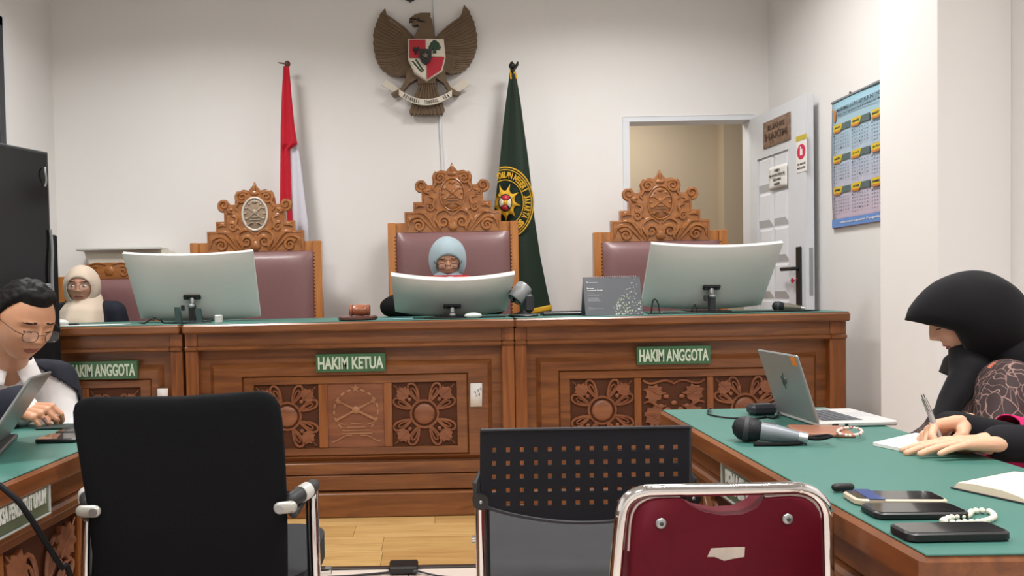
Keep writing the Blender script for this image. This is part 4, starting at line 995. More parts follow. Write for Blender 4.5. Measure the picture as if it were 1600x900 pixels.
for sc, dy in ((1, 0),):
    for p in P: vs.append((p.x, p.y+.035, p.z))
fs = [(r*n_+i, r*n_+(i+1) % n_, (r+1)*n_+(i+1) % n_, (r+1)*n_+i) for r in range(3) for i in range(n_)]
fs += [list(range(3*n_, 4*n_)), list(range(4*n_, 5*n_))]+[(i, (i+1) % n_, 4*n_+(i+1) % n_, 4*n_+i) for i in range(n_)]
b.add(vs, fs); bp = b.build('backrest', ML_, rc, recalc=True, smooth=50)
PPI = pm('pale_piping', (196, 180, 172), .35, .3)
for i0, i1 in ((1, 8), (13, n_-1)): MB().tube([V((p.x, p.y-.001, p.z)) for p in smooth_path([P[i] for i in range(i0, i1)], 4)], .0024, 8).build('piping', PPI, bp)
for x, y in ((1033, 818), (1231, 811)):
    p = f_(x, y, -.013); b = MB(); b.ell(p, (.0078, .003, .0078)); sc = b.build('screw_cap', SILV, bp); MB().ell(p+V((0, -.003, 0)), (.003, .0015, .003)).build('screw_head', DKGREY, sc)
b = MB(); q = [(1101, 866), (1107, 853), (1126, 852), (1159, 851), (1158, 866), (1140, 869), (1127, 872), (1112, 866)]; b.prism([(f_(*p).x, f_(*p).z) for p in q], YR-.0112, YR-.0102); b.build('torn_sticker', pm('sticker_remnant', (188, 178, 168), .7, var=.2, scale=60), bp)
for s, px_ in ((-1, path[0]), (1, path[-1])):
    b = MB(); b.tube(smooth_path([(px_.x, YR+.0, .42), (px_.x, YR+.1, .44), (px_.x, YR+.36, .44), (px_.x, YR+.41, .4), (px_.x+s*.01, YR+.46, .012)], 6), (.0093), 12); b.build('leg_frame', CHROME, rc)
b = MB(); b.prism(rrect(.295, .38, .05, 6, rc.location.x, YR+.23), .42, .48, 'z'); b.build('seat', ML_, rc)

# ================================================================== MONITORS
def monitor(cx, cy, cz, tilt, W, Hh, roll, label, yaw=0, kind=0):
    t = thing('monitor', label, 'monitor', (cx, cy+.05, BT))
    M = Matrix.Translation((cx, cy, cz)) @ Matrix.Rotation(yaw, 4, 'Z') @ Matrix.Rotation(tilt, 4, 'X') @ Matrix.Rotation(-roll, 4, 'Y')
    hw, hh = W/2, Hh/2; sag = .035
    cu = lambda x: sag*((x/hw)**2)
    def outer(u, v):
        x = (2*u-1)*hw; z = (2*v-1)*hh
        e = (1-abs(2*u-1)**6)*(1-abs(2*v-1)**6)
        ta = 1-.06*(1-v)*0
        return (x*(1-.035*(1-v)), cu(x)-.012-.028*e*(.6+.4*(1-v)), z)
    b = MB(M); b.grid(outer, 34, 22)
    NU, NV = 34, 22
    # rim: close to the front
    fr = lambda x, z: (x, cu(x)+.008, z)
    ring = [(i, 0) for i in range(NU)]+[(NU-1, j) for j in range(1, NV)]+[(i, NV-1) for i in range(NU-2, -1, -1)]+[(0, j) for j in range(NV-2, 0, -1)]
    base = len(b.v); Mi = M.inverted()
    for (i, j) in ring:
        p = Mi @ b.v[i*NV+j]; b.v.append(M @ V((p.x, cu(p.x)+.012, p.z)))
    for k in range(len(ring)):
        k2 = (k+1) % len(ring); a_ = ring[k][0]*NV+ring[k][1]; c_ = ring[k2][0]*NV+ring[k2][1]
        b.f.append([a_, c_, base+k2, base+k]); b.mi.append(0)
    b.build('housing', WHITE_P, t, recalc=True, smooth=50)
    b = MB(M); b.grid(lambda u, v: ((2*u-1)*hw*.97, cu((2*u-1)*hw)+.0105, (2*v-1)*hh*.97), 20, 3); b.build('screen', TVG, t)
    b = MB(M); b.grid(lambda u, v: ((2*u-1)*hw*.985, cu((2*u-1)*hw)+.004-.014*v, hh+.0012), 20, 2)
    b.build('top_strip', pm('strip_white', (236, 234, 228), .3), t)
    # stand: hinge bracket on the back, arm, foot
    hz_ = -hh*.16 if kind != 1 else -hh*.12
    b = MB(M); b.bbox(-.045, .045, -.05, -.035, hz_-.012, hz_+.014, .003)
    br = b.build('hinge_bracket', BLACK, t)
    for s in (-1, 1): MB(M).bbox(s*.026, s*.04, -.0535, -.05, hz_-.005, hz_+.005, .0015).build('bracket_slot', DKGREY, br)
    h0 = M @ V((0, -.045, hz_-.01)); fy = min(h0.y+.02, cy+.15)
    b = MB(); b.cap(h0, (h0.x, h0.y-.005, h0.z-.045), .014, .012, 12); b.ell((h0.x, h0.y-.02, h0.z-.035), (.02, .014, .014)); b.build('hinge', SILV, t)
    b = MB(); b.bbox(h0.x-.016, h0.x+.016, h0.y-.022, h0.y+.014, BT+.004, h0.z-.03, .004); b.bbox(h0.x-.05, h0.x-.034, h0.y-.04, h0.y-.02, h0.z-.04-.02, h0.z-.03, .003); b.build('stand_column', BLACK if kind != 2 else DKGREY, t)
    b = MB(); b.bbox(h0.x-.09, h0.x+.09, h0.y-.05, h0.y+.07, BT+.0005, BT+.008, .003); b.build('stand_foot', pm('foot_teal', (40, 66, 66), .3) if kind == 0 else BLACK, t)
    return t, M
mo1, MM1 = monitor(-1.271, 4.116-.02, 1.16, .525, .68, .40, -.001, 'white curved monitor seen from behind, in front of the silver-medallion chair')
mo2, MM2 = monitor(.105, 3.97, 1.084, .98, .62, .335, -.018, 'white curved monitor tilted far back in front of the reading judge', kind=1)
mo3, MM3 = monitor(1.4746, 4.06, 1.16, .633, .68, .40, -.013, 'white curved monitor seen from behind, right end of the bench beside the floral desk calendar', kind=2)
# cable clips and ports around the left monitor
def dev(px, py0, py1, Y, w_, label, cat, name, mat, d=.03):
    p = PY(px, py1, Y); q = PY(px, py0, Y)
    b = MB(); b.bbox(p.x-w_/2, p.x+w_/2, Y-d/2, Y+d/2, BT+.0005, q.z, .004); return tag(b.build(name, mat), label, cat)
TEAL = pm('dark_teal_plastic', (24, 52, 50), .35)
t = thing('cable_holder', 'dark green two-armed cable holder under the left white monitor', 'holder', (PY(293, 505, 3.86).x, 3.86, BT))
for px, y0 in ((278, 480), (311, 482)):
    p = PY(px, y0, 3.87); MB().add([(p.x-.02, 3.87, p.z), (p.x+.006, 3.87, p.z), (p.x+.02, 3.85, BT+.001), (p.x-.008, 3.85, BT+.001), (p.x-.02, 3.885, p.z), (p.x+.006, 3.885, p.z), (p.x+.02, 3.885, BT+.001), (p.x-.008, 3.885, BT+.001)], [(0,3,2,1),(4,5,6,7),(0,1,5,4),(1,2,6,5),(2,3,7,6),(3,0,4,7)]).build('arm', TEAL, t)
p = PY(295, 500, 3.86)
b = MB(); b.bbox(p.x-.05, p.x+.06, 3.85, 3.89, BT+.001, BT+.006, .002); b.build('foot', TEAL, t)
dev(342, 492, 506, 3.84, .035, 'small white adapter block on the bench below the left white monitor', 'adapter', 'adapter', WHITE_P)
p = PY(728, 486, 3.84)
b = MB(); b.ell((p.x+.035, 3.83, BT+.013), (.045, .028, .015)); b.v = [V((v.x, v.y, max(v.z, BT+.0005))) for v in b.v]; tag(b.build('computer_mouse', WHITE_P), 'white computer mouse on the bench in front of the centre monitor', 'mouse')
p = PY(92, 508, 3.86)
b = MB(); b.ell((p.x, 3.87, BT+.016), (.045, .03, .018)); b.v = [V((v.x, v.y, max(v.z, BT+.0005))) for v in b.v]; tag(b.build('computer_mouse', WHITE_P), 'white computer mouse at the far left end of the bench', 'mouse')
b = MB(); b.bbox(p.x+.055, p.x+.1, 3.84, 3.87, BT+.0005, BT+.012, .004); tag(b.build('usb_receiver', BLACK), 'small black block beside the white mouse at the left bench end', 'device')
# cables on the bench
def cable(pts, r, label, mat=BLACK, name='cable', cat='cable', n=6):
    b = MB(); b.tube(smooth_path(pts, n), r, 6); return tag(b.build(name, mat), label, cat)
def bp_(px, Y, dz=.004): x = (px-CX)/FL*Y; return (x, Y, BT+dz)
cable([bp_(218, 4.0), bp_(225, 3.9), bp_(240, 3.88, .03), bp_(250, 3.88, .02), bp_(256, 3.9), bp_(275, 3.84), bp_(300, 3.82), bp_(330, 3.83)], .004, 'black cable looping on the bench under the left white monitor')
cable([bp_(1010, 4.0), bp_(1017, 3.95), bp_(1020, 3.95, .06), bp_(1024, 3.95, .075), bp_(1029, 3.95, .05), bp_(1033, 3.94), bp_(1060, 3.88), bp_(1090, 3.86), bp_(1130, 3.85), bp_(1190, 3.86), bp_(1260, 3.88)], .004, 'black cable with an upright loop beside the floral desk calendar')
cable([bp_(1064, 3.88, .02), bp_(1080, 3.87, .015), bp_(1086, 3.87, .05), bp_(1085, 3.88, .004), bp_(1050, 3.85), bp_(1012, 3.84)], .003, 'thin black cable kinked in front of the right white monitor')
cable([bp_(662, 3.83), bp_(690, 3.82), bp_(720, 3.825), bp_(760, 3.84), bp_(790, 3.86)], .0035, 'black cable lying under the tilted centre monitor')
cable([bp_(588, 3.81), bp_(605, 3.815), bp_(620, 3.82), bp_(645, 3.86)], .003, 'pale blue cable running from the gavel block', pm('pale_blue_cable', (150, 190, 205), .4))
# gavel and block
gx = PY(557, 500, 3.82).x
b = MB(); b.lathe([(0, 0), (.093, 0), (.1, .004), (.1, .014), (.094, .018), (.09, .02), (0, .02)], 32, (gx, 3.9, BT+.0005)); tag(b.build('gavel_block', pm('dark_mahogany', (84, 46, 38), .3, var=.15, coat=.4)), 'round dark wooden sounding block under the gavel', 'gavel block')
gv = thing('gavel', 'brown wooden gavel resting on its round block', 'gavel', (gx+.015, 3.87, BT+.021))
Mg = Matrix.Translation((gx+.012, 3.88, BT+.0205+.0295)) @ Matrix.Rotation(pi/2, 4, 'Y')
b = MB(); pr_ = [(0, -.052), (.024, -.052), (.029, -.047), (.029, -.038), (.024, -.036), (.026, -.032), (.0285, -.02), (.0285, .02), (.026, .032), (.024, .036), (.029, .038), (.029, .047), (.024, .052), (0, .052)]
b.lathe(pr_, 24, (0, 0, 0), Mg); b.build('head', wood('gavel_wood', (110, 56, 36), (144, 82, 54), (166, 98, 66), 'X', rough=.25, coat=.5), gv)
b = MB(); b.tube([(gx+.012, 3.9, BT+.05), (gx+.012, 4.0, BT+.035), (gx+.02, 4.12, BT+.013)], [.009, .008, .011], 10); b.build('handle', MC['gavel_wood'], gv)
# camera on the bench
wx = PY(820, 490, 3.95); wb = thing('conference_camera', 'silver cylinder camera on a black stand, right of the centre monitor', 'camera', (wx.x, 3.95, BT))
b = MB(); b.lathe([(0, .0005), (.07, .0005), (.078, .004), (.07, .012), (.03, .02), (.02, .03), (0, .03)], 28, (wx.x-.005, 3.95, BT)); b.build('base', BLACK, wb)
b = MB(); b.lathe([(.06, .0085), (.0745, .0085), (.0745, .0115), (.06, .0125)], 28, (wx.x-.005, 3.95, BT)); b.build('base_ring', SILV, wb)
b = MB(); b.bbox(wx.x-.006, wx.x+.045, 3.925, 3.965, BT+.02, BT+.115, .012); b.build('bracket', pm('bracket_charcoal', (44, 44, 50), .5), wb)
ca = PY(806, 466, 3.95); cb = PY(823, 444, 3.97); ax = (cb-ca).normalized()
b = MB(); Tq = ax.to_track_quat('Z', 'Y').to_matrix().to_4x4(); b.lathe([(0, 0), (.04, 0), (.044, .006), (.044, .08), (.038, .094), (.02, .098), (0, .098)], 28, ca-ax*.01+V((0, -.0, 0)), Tq); b.build('barrel', SILP, wb)
b = MB(); b.lathe([(0, -.001), (.037, -.001), (.04, .004), (.04, .01), (0, .01)], 28, ca-ax*.014, Tq); b.ell(ca-ax*.018+V((-.008, -.01, .0)), (.01, .01, .01)); b.build('lens', TVG, wb)
# keyboard
kx0 = PY(848, 492, 3.97).x; kx1 = PY(918, 491, 3.97).x
kb = thing('keyboard', 'slim black keyboard lying behind the floral desk calendar', 'keyboard', ((kx0+kx1)/2, 3.97, BT))
MB().bbox(kx0, kx1+.12, 3.955, 4.08, BT+.0005, BT+.016, .004).build('case', BLACK, kb)
b = MB()
for i in range(14):
    for j in range(4): b.box(kx0+.012+i*.024, kx0+.032+i*.024, 3.96+j*.029, 3.984+j*.029, BT+.016, BT+.021)
o = b.build('keys', DKGREY, kb); o['kind'] = 'stuff'
# desk calendar with flowers
a_ = PY(914, 494, 3.84); c_ = PY(1004, 436, 3.84)
x0, x1 = a_.x, c_.x; zt = PY(960, 432.5, 3.84).z
dc = thing('desk_calendar', 'dark grey spiral desk calendar with white flowers on its cover', 'calendar', ((x0+x1)/2, 3.86, BT))
DCM = pm('calendar_grey', (84, 88, 94), .4, var=.1, scale=6)
cm = frameM((x0, 3.825, BT+.001), (1, .02, 0), (0, .055, zt-BT)); Wd = x1-x0; Hd = sqrt((zt-BT)**2+.055**2)
MB(cm).bbox(0, Wd, 0, .003, 0, Hd, .001).build('cover', DCM, dc)
MB().add([(x0, 3.94, BT+.001), (x1, 3.945, BT+.001), (x1, 3.885, zt), (x0, 3.882, zt)], [(0, 1, 2, 3)]).build('back_leaf', DCM, dc, solid=.003)
MB().box(x0, x1, 3.83, 3.94, BT+.0005, BT+.002).build('base_leaf', DCM, dc)
b = MB(cm)
for i in range(26): b.tube([(Wd*.15+i*Wd*.031, .005+.007*cos(a), Hd+.0075*sin(a)-.001) for a in [2*pi*k/8 for k in range(8)]], .0009, 4, closed=True)
o = b.build('spiral_binding', pm('spiral_pink', (214, 190, 192), .3, .5), dc); o['kind'] = 'stuff'
def DT(s, x, z, w_, h_): text_mb(s, w_, h_, cm @ Matrix.Translation((x+w_/2, -.001, z)), .0004, off=.03, res=2).build('lettering', pm('print_white', (220, 222, 224), .5), dc)
DT('Bunga', Wd*.06, Hd*.70, Wd*.12, Hd*.045); DT('Anggrek Putih', Wd*.06, Hd*.645, Wd*.27, Hd*.05)
b = MB(cm); b.box(Wd*.06, Wd*.25, -.001, 0, Hd*.85, Hd*.865); b.ell((Wd*.07, -.001, Hd*.857), (.005, .001, .005))
for z, q in ((.58, .12), (.53, .26), (.51, .2), (.45, .18), (.43, .19), (.41, .2), (.39, .21), (.37, .22), (.2, .08), (.175, .27), (.14, .1)): b.box(Wd*.06, Wd*(.06+q), -.0008, 0, Hd*z, Hd*(z+.008))
o = b.build('fine_print', pm('print_grey', (160, 162, 168), .5), dc); o['kind'] = 'stuff'
b = MB(cm); b2 = MB(cm); rnd = random.Random(3)
for i in range(150):
    t_ = rnd.random(); x = Wd*(.55+.4*t_+rnd.gauss(0, .05)); top = Hd*(.25+.65*max(0, (x/Wd-.5)/.35)**1.2); z = rnd.random()**1.3*min(top, Hd*.92)+Hd*.02
    x = min(max(x, Wd*.25), Wd*.97); r = rnd.uniform(.0012, .0032)*(1.4 if z < Hd*.35 else 1)
    (b if rnd.random() < .75 else b2).ell((x, -.0012, z), (r, .0008, r*rnd.uniform(.7, 1.4)), nu=6, nv=4)
o = b.build('flower_print', pm('flower_white', (178, 184, 178), .6, var=.1), dc); o['kind'] = 'stuff'
o = b2.build('flower_print', pm('flower_yellowgreen', (158, 164, 110), .6), dc); o['kind'] = 'stuff'
# papers at the left end of the bench
p0 = PZ(88, 513, BT); b = MB(); b.add([(-1.98, 3.775, BT+.002), (-1.62, 3.79, BT+.002), (-1.54, 3.93, BT+.002), (-1.92, 3.92, BT+.002)], [(0, 1, 2, 3)]); tag(b.build('paper_sheet', PAPER, solid=.002), 'white paper sheet on the bench before the cream headscarf woman', 'paper')
# microphones
def mic(name, label, a, b_, s=1, mat=None):
    a, b_ = V(a), V(b_); ax = (b_-a).normalized(); L = (b_-a).length; T = ax.to_track_quat('Z', 'Y').to_matrix().to_4x4()
    zmin = min(a.z, b_.z)-.03; t = thing(name, label, 'microphone', ((a.x+b_.x)/2, (a.y+b_.y)/2, zmin))
    r = .026*s
    MB().lathe([(0, -r*.95), (r*.55, -r*.8), (r*.9, -r*.4), (r, 0), (r*.98, r*.5), (r*.85, r*1.0), (r*.7, r*1.3), (0, r*1.3)], 24, a, T).build('grille', pm('mic_grille', (34, 36, 40), .5, .5, var=.3, scale=300, bump=.6), t)
    MB().lathe([(r*.9, -.003), (r*1.04, 0), (r*1.04, r*.3), (r*.9, r*.45)], 24, a, T).build('grille_band', DKGREY, t)
    MB().lathe([(0, r*1.25), (r*.78, r*1.25), (r*.75, r*2.2), (r*.45, L*.86), (0, L*.86)], 20, a, T).build('body', mat or pm('mic_silver', (122, 128, 134), .45, .25), t)
    MB().lathe([(0, L*.86), (r*.48, L*.86), (r*.48, L), (0, L)], 16, a, T).build('connector', SILV, t)
    n = T.to_3x3() @ V((0, 1, 0)); side = V((0, 0, 1)) - ax*ax.z; side.normalize(); q = a+ax*L*.38+side*r*.62
    MB(frameM(q, ax, side)).bbox(-.014, .014, -.006, .006, -.002, .004, .002).build('switch', DKGREY, t)
    return t
mA = PZ(1163, 669, TZ+.028); mB_ = PZ(1262, 685, TZ+.014)
mic('microphone', 'black and silver handheld microphone lying on the right green table', (mA.x, mA.y, TZ+.0275), (mB_.x, mB_.y, TZ+.0135), 1.0)
b = MB(); e1 = V((mB_.x, mB_.y, TZ+.014)); b.tube(smooth_path([e1, e1+V((.02, -.008, .0)), e1+V((.045, -.005, .004)), e1+V((.045, .02, .001)), e1+V((.012, .022, -.004)), e1+V((-.02, -.004, -.009)), e1+V((-.11, .0, -.0115))], 6), .0035, 8)
tag(b.build('microphone_cable', BLACKM), 'coiled black cable end at the tail of the silver microphone', 'cable')
mA = PY(1214, 475, 3.95)
mic('microphone', 'small black headed microphone lying at the right end of the judges bench', (mA.x, 3.95, BT+.0265), (mA.x+.12, 3.9, BT+.014), 1.0, pm('mic_bronze', (110, 104, 92), .4, .4))
cable([bp_(1235, 3.86, .006), bp_(1255, 3.84, .005), bp_(1268, 3.85, .005), bp_(1280, 3.9, .005)], .004, 'black cable trailing from the microphone at the right bench end')

# ================================================================== THINGS ON THE RIGHT TABLE
def slab4(quad, th, name, mat, parent, dz=0, r=.012, top=None, tmat=None, inset=.004, tname='screen'):
    P = [PZ(x, y, TZ+dz+th) for x, y in quad]      # far-left, far-right, near-right, near-left
    o_ = (P[0]+P[1]+P[2]+P[3])/4; ux = ((P[1]-P[0])+(P[2]-P[3]))/2; L = ux.length; vy = ((P[0]-P[3])+(P[1]-P[2]))/2
    ux.normalize(); ux.z = 0; vy = vy-ux*vy.dot(ux); Wd = vy.length
    M = Matrix((ux, V((-ux.y, ux.x, 0)), V((0, 0, 1)))).transposed().to_4x4(); M.translation = (o_.x, o_.y, TZ+dz+.0004)
    b = MB(M); po = rrect(L, Wd, r, 5)
    n = len(po); vs = []
    for sc, z in ((.0025, 0), (0, .002), (0, th-.002), (.0025, th)):
        for x, y in po: vs.append((x*(1-sc*2/L), y*(1-sc*2/Wd), z))
    b.add(vs, [(k*n+i, k*n+(i+1) % n, (k+1)*n+(i+1) % n, (k+1)*n+i) for k in range(3) for i in range(n)]+[list(range(n))[::-1], list(range(3*n, 4*n))])
    ob = b.build(name, mat, parent)
    if tmat: MB(M).prism(rrect(L-2*inset, Wd-2*inset, max(.003, r-inset), 5), th, th+.0005, 'z').build(tname, tmat, ob if parent is None else parent)
    return ob, M, L, Wd
GLASS = pm('phone_glass', (12, 13, 17), .05, var=.01, coat=.6)
def phone(quad, label, mat, th=.010, group=None, dz=0):
    c_ = PZ(sum(q[0] for q in quad)/4, sum(q[1] for q in quad)/4, TZ)
    t = thing('smartphone', label, 'phone', (c_.x, c_.y, TZ+dz)); return t, slab4(quad, th, 'case', mat, t, tmat=GLASS, dz=dz)
ph1 = phone([(1313, 765), (1457, 768), (1483, 781), (1339, 782)], 'smartphone in a beige case with its screen up, farthest of the three phones', pm('beige_case', (198, 180, 158), .4))
M_ = ph1[1][1]; MB(M_).box(-.047, -.024, -.027, .03, .0106, .0109).build('screen_window', pm('screen_blue', (40, 66, 120), .1, var=.3, scale=80), ph1[0])
phone([(1341, 785.5), (1484, 785), (1518, 801), (1370, 803)], 'black smartphone touching the beige phone, middle of the three phones', BLACK)
phone([(1384, 816), (1546, 815), (1581, 831), (1421, 836)], 'black smartphone lying nearest the table corner, screen up', BLACK, th=.012)
p = PZ(1320, 762, TZ+.008)
b = MB(); b.cap((p.x-.012, p.y+.004, TZ+.0075), (p.x+.012, p.y+.006, TZ+.0075), .0065, .006, 12); b.bbox(p.x+.0, p.x+.016, p.y+.002, p.y+.014, TZ+.0005, TZ+.012, .003); tag(b.build('lens_clip', BLACK), 'tiny black clip-on gadget touching the beige phone corner', 'gadget')
BEAD = pm('bead_white', (226, 222, 206), .3, var=.05, coat=.3)
def beads(pts, r, label, mats, name='bead_bracelet', n_=40):
    c_ = sum((V(p) for p in pts), V())/len(pts); t = thing(name, label, 'bracelet', (c_.x, c_.y, min(p[2] for p in pts)-r))
    q = smooth_path(pts, 30, closed=True); tot = sum((q[(i+1) % len(q)]-q[i]).length for i in range(len(q))); step = 2*r*1.02; d = step; k = 0
    for i in range(len(q)):
        a = q[i]; c = q[(i+1) % len(q)]; d += (c-a).length
        if d >= step: d = 0; MB().ell(a, (r, r, r), nu=10, nv=6).build('bead', mats[k % len(mats)], t, smooth=180); k += 1
    return t
q = [PZ(x, y, TZ+.006) for x, y in ((1473, 812), (1490, 806), (1512, 804), (1520, 797), (1545, 797), (1553, 806), (1535, 813), (1512, 814), (1490, 815))]
beads([(p.x, p.y, TZ+.0045) for p in q], .0042, 'white bead bracelet lying between the two black phones', [BEAD])
# open book at the right edge
q = [PZ(1489, 764, TZ), PZ(1581, 733, TZ+.015)]
bk = thing('open_book', 'open notebook with cream pages at the right picture edge', 'book', (.93, 1.2, TZ))
u_ = (V((.155, -.055, 0))).normalized(); pn = PZ(1490, 764, TZ); pf_ = PZ(1578, 735, TZ+.012); v_ = V((pf_.x-pn.x, pf_.y-pn.y, 0))
w_ = v_.length; vn = v_.normalized(); un = V((vn.y, -vn.x, 0))
KM = Matrix((un, -un.cross(V((0,0,1))) if 0 else vn, V((0, 0, 1)))).transposed().to_4x4(); KM.translation = (pn.x, pn.y, TZ+.0005)
MB(KM).box(-.003, .21, -.003, w_+.003, 0, .002).build('cover', pm('book_cover', (40, 42, 50), .5), bk)
b = MB(KM); n = 14
def page(u, v): x = .205*u; return (x, w_*v, .0022+.013*(sin(pi*min(1, u*1.0))**.6*.6+.5)*(1-.0*v) if 0 < u < 1 else .0022)
P_ = [(0, .002), (.006, .011), (.03, .014), (.07, .0135), (.095, .009), (.1025, .006), (.11, .009), (.135, .0135), (.175, .014), (.2, .010), (.205, .002)]
vs = [(x, 0, z) for x, z in P_]+[(x, w_, z) for x, z in P_]; n = len(P_)
b.add(vs, [(i, i+1, n+i+1, n+i) for i in range(n-1)]+[list(range(n))[::-1], list(range(n, 2*n))]); b.build('pages', pm('cream_pages', (232, 214, 192), .75, var=.02), bk, recalc=True)
# writing pad
q = [PZ(1364, 692, TZ+.006), PZ(1418, 703, TZ+.006), PZ(1500, 685, TZ+.006), PZ(1430, 677, TZ+.006)]
b = MB(); b.add([(p.x, p.y, TZ+.0006) for p in q]+[(p.x, p.y, TZ+.007) for p in q], [(0,1,2,3),(4,5,6,7),(0,1,5,4),(1,2,6,5),(2,3,7,6),(3,0,4,7)])
tag(b.build('writing_pad', PAPER, recalc=True), 'small white writing pad under the writing hand on the right table', 'notepad')
# laptop on the right table
hf = PZ(1216, 641, TZ+.012); hn = PZ(1280, 661, TZ+.012); tf = PY(1190, 547, hf.y-.02); tn = PY(1253, 558, hn.y-.01)
lp = thing('laptop', 'silver laptop with an orange sticker on its lid, on the right green table', 'laptop', ((hf.x+hn.x)/2+.09, (hf.y+hn.y)/2, TZ))
ALU = pm('laptop_silver', (150, 154, 154), .35, .35, var=.02); ALUL = pm('laptop_base', (206, 204, 202), .35, .2, var=.02)
yv = (hn-hf).normalized(); ux = V((-yv.y, yv.x, 0)); Ll = (hn-hf).length
bd = .185
BM = Matrix((ux, -yv, V((0, 0, 1)))).transposed().to_4x4(); BM.translation = hn+V((0, 0, -.012))
MB(BM).bbox(0, bd, 0, Ll, .0015, .013, .003).build('base', ALUL, lp)
MB(BM).bbox(.02, bd*.62, .02, Ll-.02, .0126, .0136, .0004).build('keyboard_deck', pm('key_grey', (104, 106, 110), .5), lp)
b = MB(BM)
for i in range(5):
    for j in range(13): b.box(.024+i*.0182, .0395+i*.0182, .024+j*(Ll-.048)/13, .024+(j+.86)*(Ll-.048)/13, .0134, .0147)
o = b.build('keys', pm('key_dark', (84, 86, 92), .5), lp); o['kind'] = 'stuff'
MB(BM).bbox(bd*.67, bd*.95, Ll*.33, Ll*.67, .0126, .0133, .0003).build('touchpad', pm('touchpad', (186, 186, 186), .3), lp)
b = MB(BM); b.box(.03, .045, -.0006, .001, .004, .009); b.box(.06, .068, -.0006, .001, .004, .009); b.build('port', BLACK, lp)
ld_ = tf-hf; LM = frameM(hf, hn-hf, ld_); lh = ld_.length
# outward normal should face -X
sgn = 1 if (LM.to_3x3() @ V((0, -1, 0))).x < 0 else -1
MB(LM).bbox(0, Ll, -.003, .003, 0, lh, .0025).build('lid', ALU, lp)
MB(LM).box(.006, Ll-.006, .0032*sgn, .0036*sgn, .01, lh-.006).build('screen', TVG, lp)
MB(LM).bbox(Ll-.03, Ll-.008, -.0036*sgn, -.003*sgn, lh-.026, lh-.004, .0002).build('sticker', pm('orange_sticker', (222, 130, 50), .5), lp)
b = MB(LM); cx_, cz_ = Ll*.5, lh*.56
b.tube([(cx_-.010, -.0036*sgn, cz_+.012), (cx_-.010, -.0036*sgn, cz_-.012)], .0014, 5); b.tube([(cx_+.002, -.0036*sgn, cz_+.02), (cx_-.006, -.0036*sgn, cz_-.02)], .0014, 5); b.tube([(cx_-.01, -.0036*sgn, cz_+.004), (cx_-.002, -.0036*sgn, cz_+.004)], .0014, 5); b.tube([(cx_+.004, -.0036*sgn, cz_+.012), (cx_+.01, -.0036*sgn, cz_+.006), (cx_+.004, -.0036*sgn, cz_-.006)], .0014, 5)
b.build('lid_emblem', pm('emblem_dark', (90, 92, 94), .3, .5), lp)
# power brick, earphone cable, card wallet
p = PZ(1190, 648, TZ)
b = MB(frameM((p.x, p.y, TZ), (1, .12, 0), (0, 0, 1))); b.bbox(-.034, .034, -.02, .02, .0006, .028, .008); ad = tag(b.build('power_adapter', pm('adapter_black', (46, 46, 52), .3)), 'black power adapter beside the silver laptop on the right table', 'adapter')
pt = lambda x, y, dz=.003: (lambda q: (q.x, q.y, TZ+dz))(PZ(x, y, TZ))
cable([pt(1170, 654), pt(1150, 655), pt(1125, 653), pt(1108, 649), pt(1106, 644), pt(1110, 641, .006), pt(1111, 646, .012)], .0022, 'thin black lead curling left of the power adapter', BLACK)
cable([pt(1205, 645, .02), pt(1212, 640, .016), pt(1216, 650, .006), pt(1208, 655), pt(1198, 653), pt(1180, 656), pt(1165, 655)], .0028, 'black lead bunched around the power adapter', BLACK)
q4 = [(1225, 663), (1325, 664), (1340, 678), (1246, 672)]
t = thing('leather_case', 'flat brown leather case in front of the silver laptop', 'case', (PZ(1285, 671, TZ).x, PZ(1285, 671, TZ).y, TZ))
slab4([(1224, 663), (1318, 665), (1338, 679), (1250, 677)], .008, 'body', pm('brown_leather', (148, 98, 74), .5, var=.08, bump=.1), t, r=.008)
q = [PZ(1328+19*cos(a), 674.5+6*sin(a), TZ+.012) for a in [2*pi*k/8 for k in range(8)]]
beads([(p.x, p.y, TZ+.0125) for p in q], .0032, 'white and pink bead bracelet lying on the brown case', [BEAD, BEAD, pm('bead_pink', (206, 130, 130), .3)], n_=30)

# ================================================================== THINGS ON THE LEFT TABLE
hA = PZ(12, 680, TZ+.01); tA = PY(72, 586, hA.y-.01); tB = PY(39.5, 596, hA.y-.30); hB = hA+(tB-tA)
ll = thing('laptop', 'grey laptop seen edge-on at the left picture edge, lid open', 'laptop', (hA.x-.1, (hA.y+hB.y)/2, TZ))
d_ = (hA-hB); Lw = d_.length; up_ = tA-hA; LM2 = frameM(hB, d_, up_); lh2 = up_.length
MB(LM2).bbox(0, Lw, -.0035, .0035, 0, lh2, .0025).build('lid', pm('laptop_grey', (132, 136, 134), .35, .35, var=.03), ll)
MB(LM2).box(.006, Lw-.006, .0036, .004, .01, lh2-.006).build('screen', TVG, ll)
dn = V((d_.x, d_.y, 0)).normalized(); un2 = V((-dn.y, dn.x, 0))
B2 = Matrix((dn, un2, V((0, 0, 1)))).transposed().to_4x4(); B2.translation = (hB.x, hB.y, TZ+.001)
MB(B2).bbox(0, Lw, -.022, .16, 0, .012, .003).build('base', pm('laptop_dark', (72, 74, 76), .4, .3), ll)
MB(B2).bbox(.02, Lw-.02, .02, .11, .012, .0135, .0004).build('keyboard_deck', BLACK, ll)
phone([(66, 678), (128, 676), (134, 686), (64, 687)], 'black smartphone with a pale screen reflection, nearest on the left table', BLACK, th=.009)
tag(slab4([(60, 664), (135, 661), (140, 667), (62, 668)], .006, 'folder', pm('dark_folder', (26, 46, 44), .4), None, r=.004)[0], 'thin dark green folder under the man\'s hand on the left table', 'folder')
phone([(95, 668), (135, 667), (140, 674), (92, 675)], 'grey smartphone half hidden by the black chair on the left table', DKGREY, th=.007)
q = PZ(0, 757, TZ)
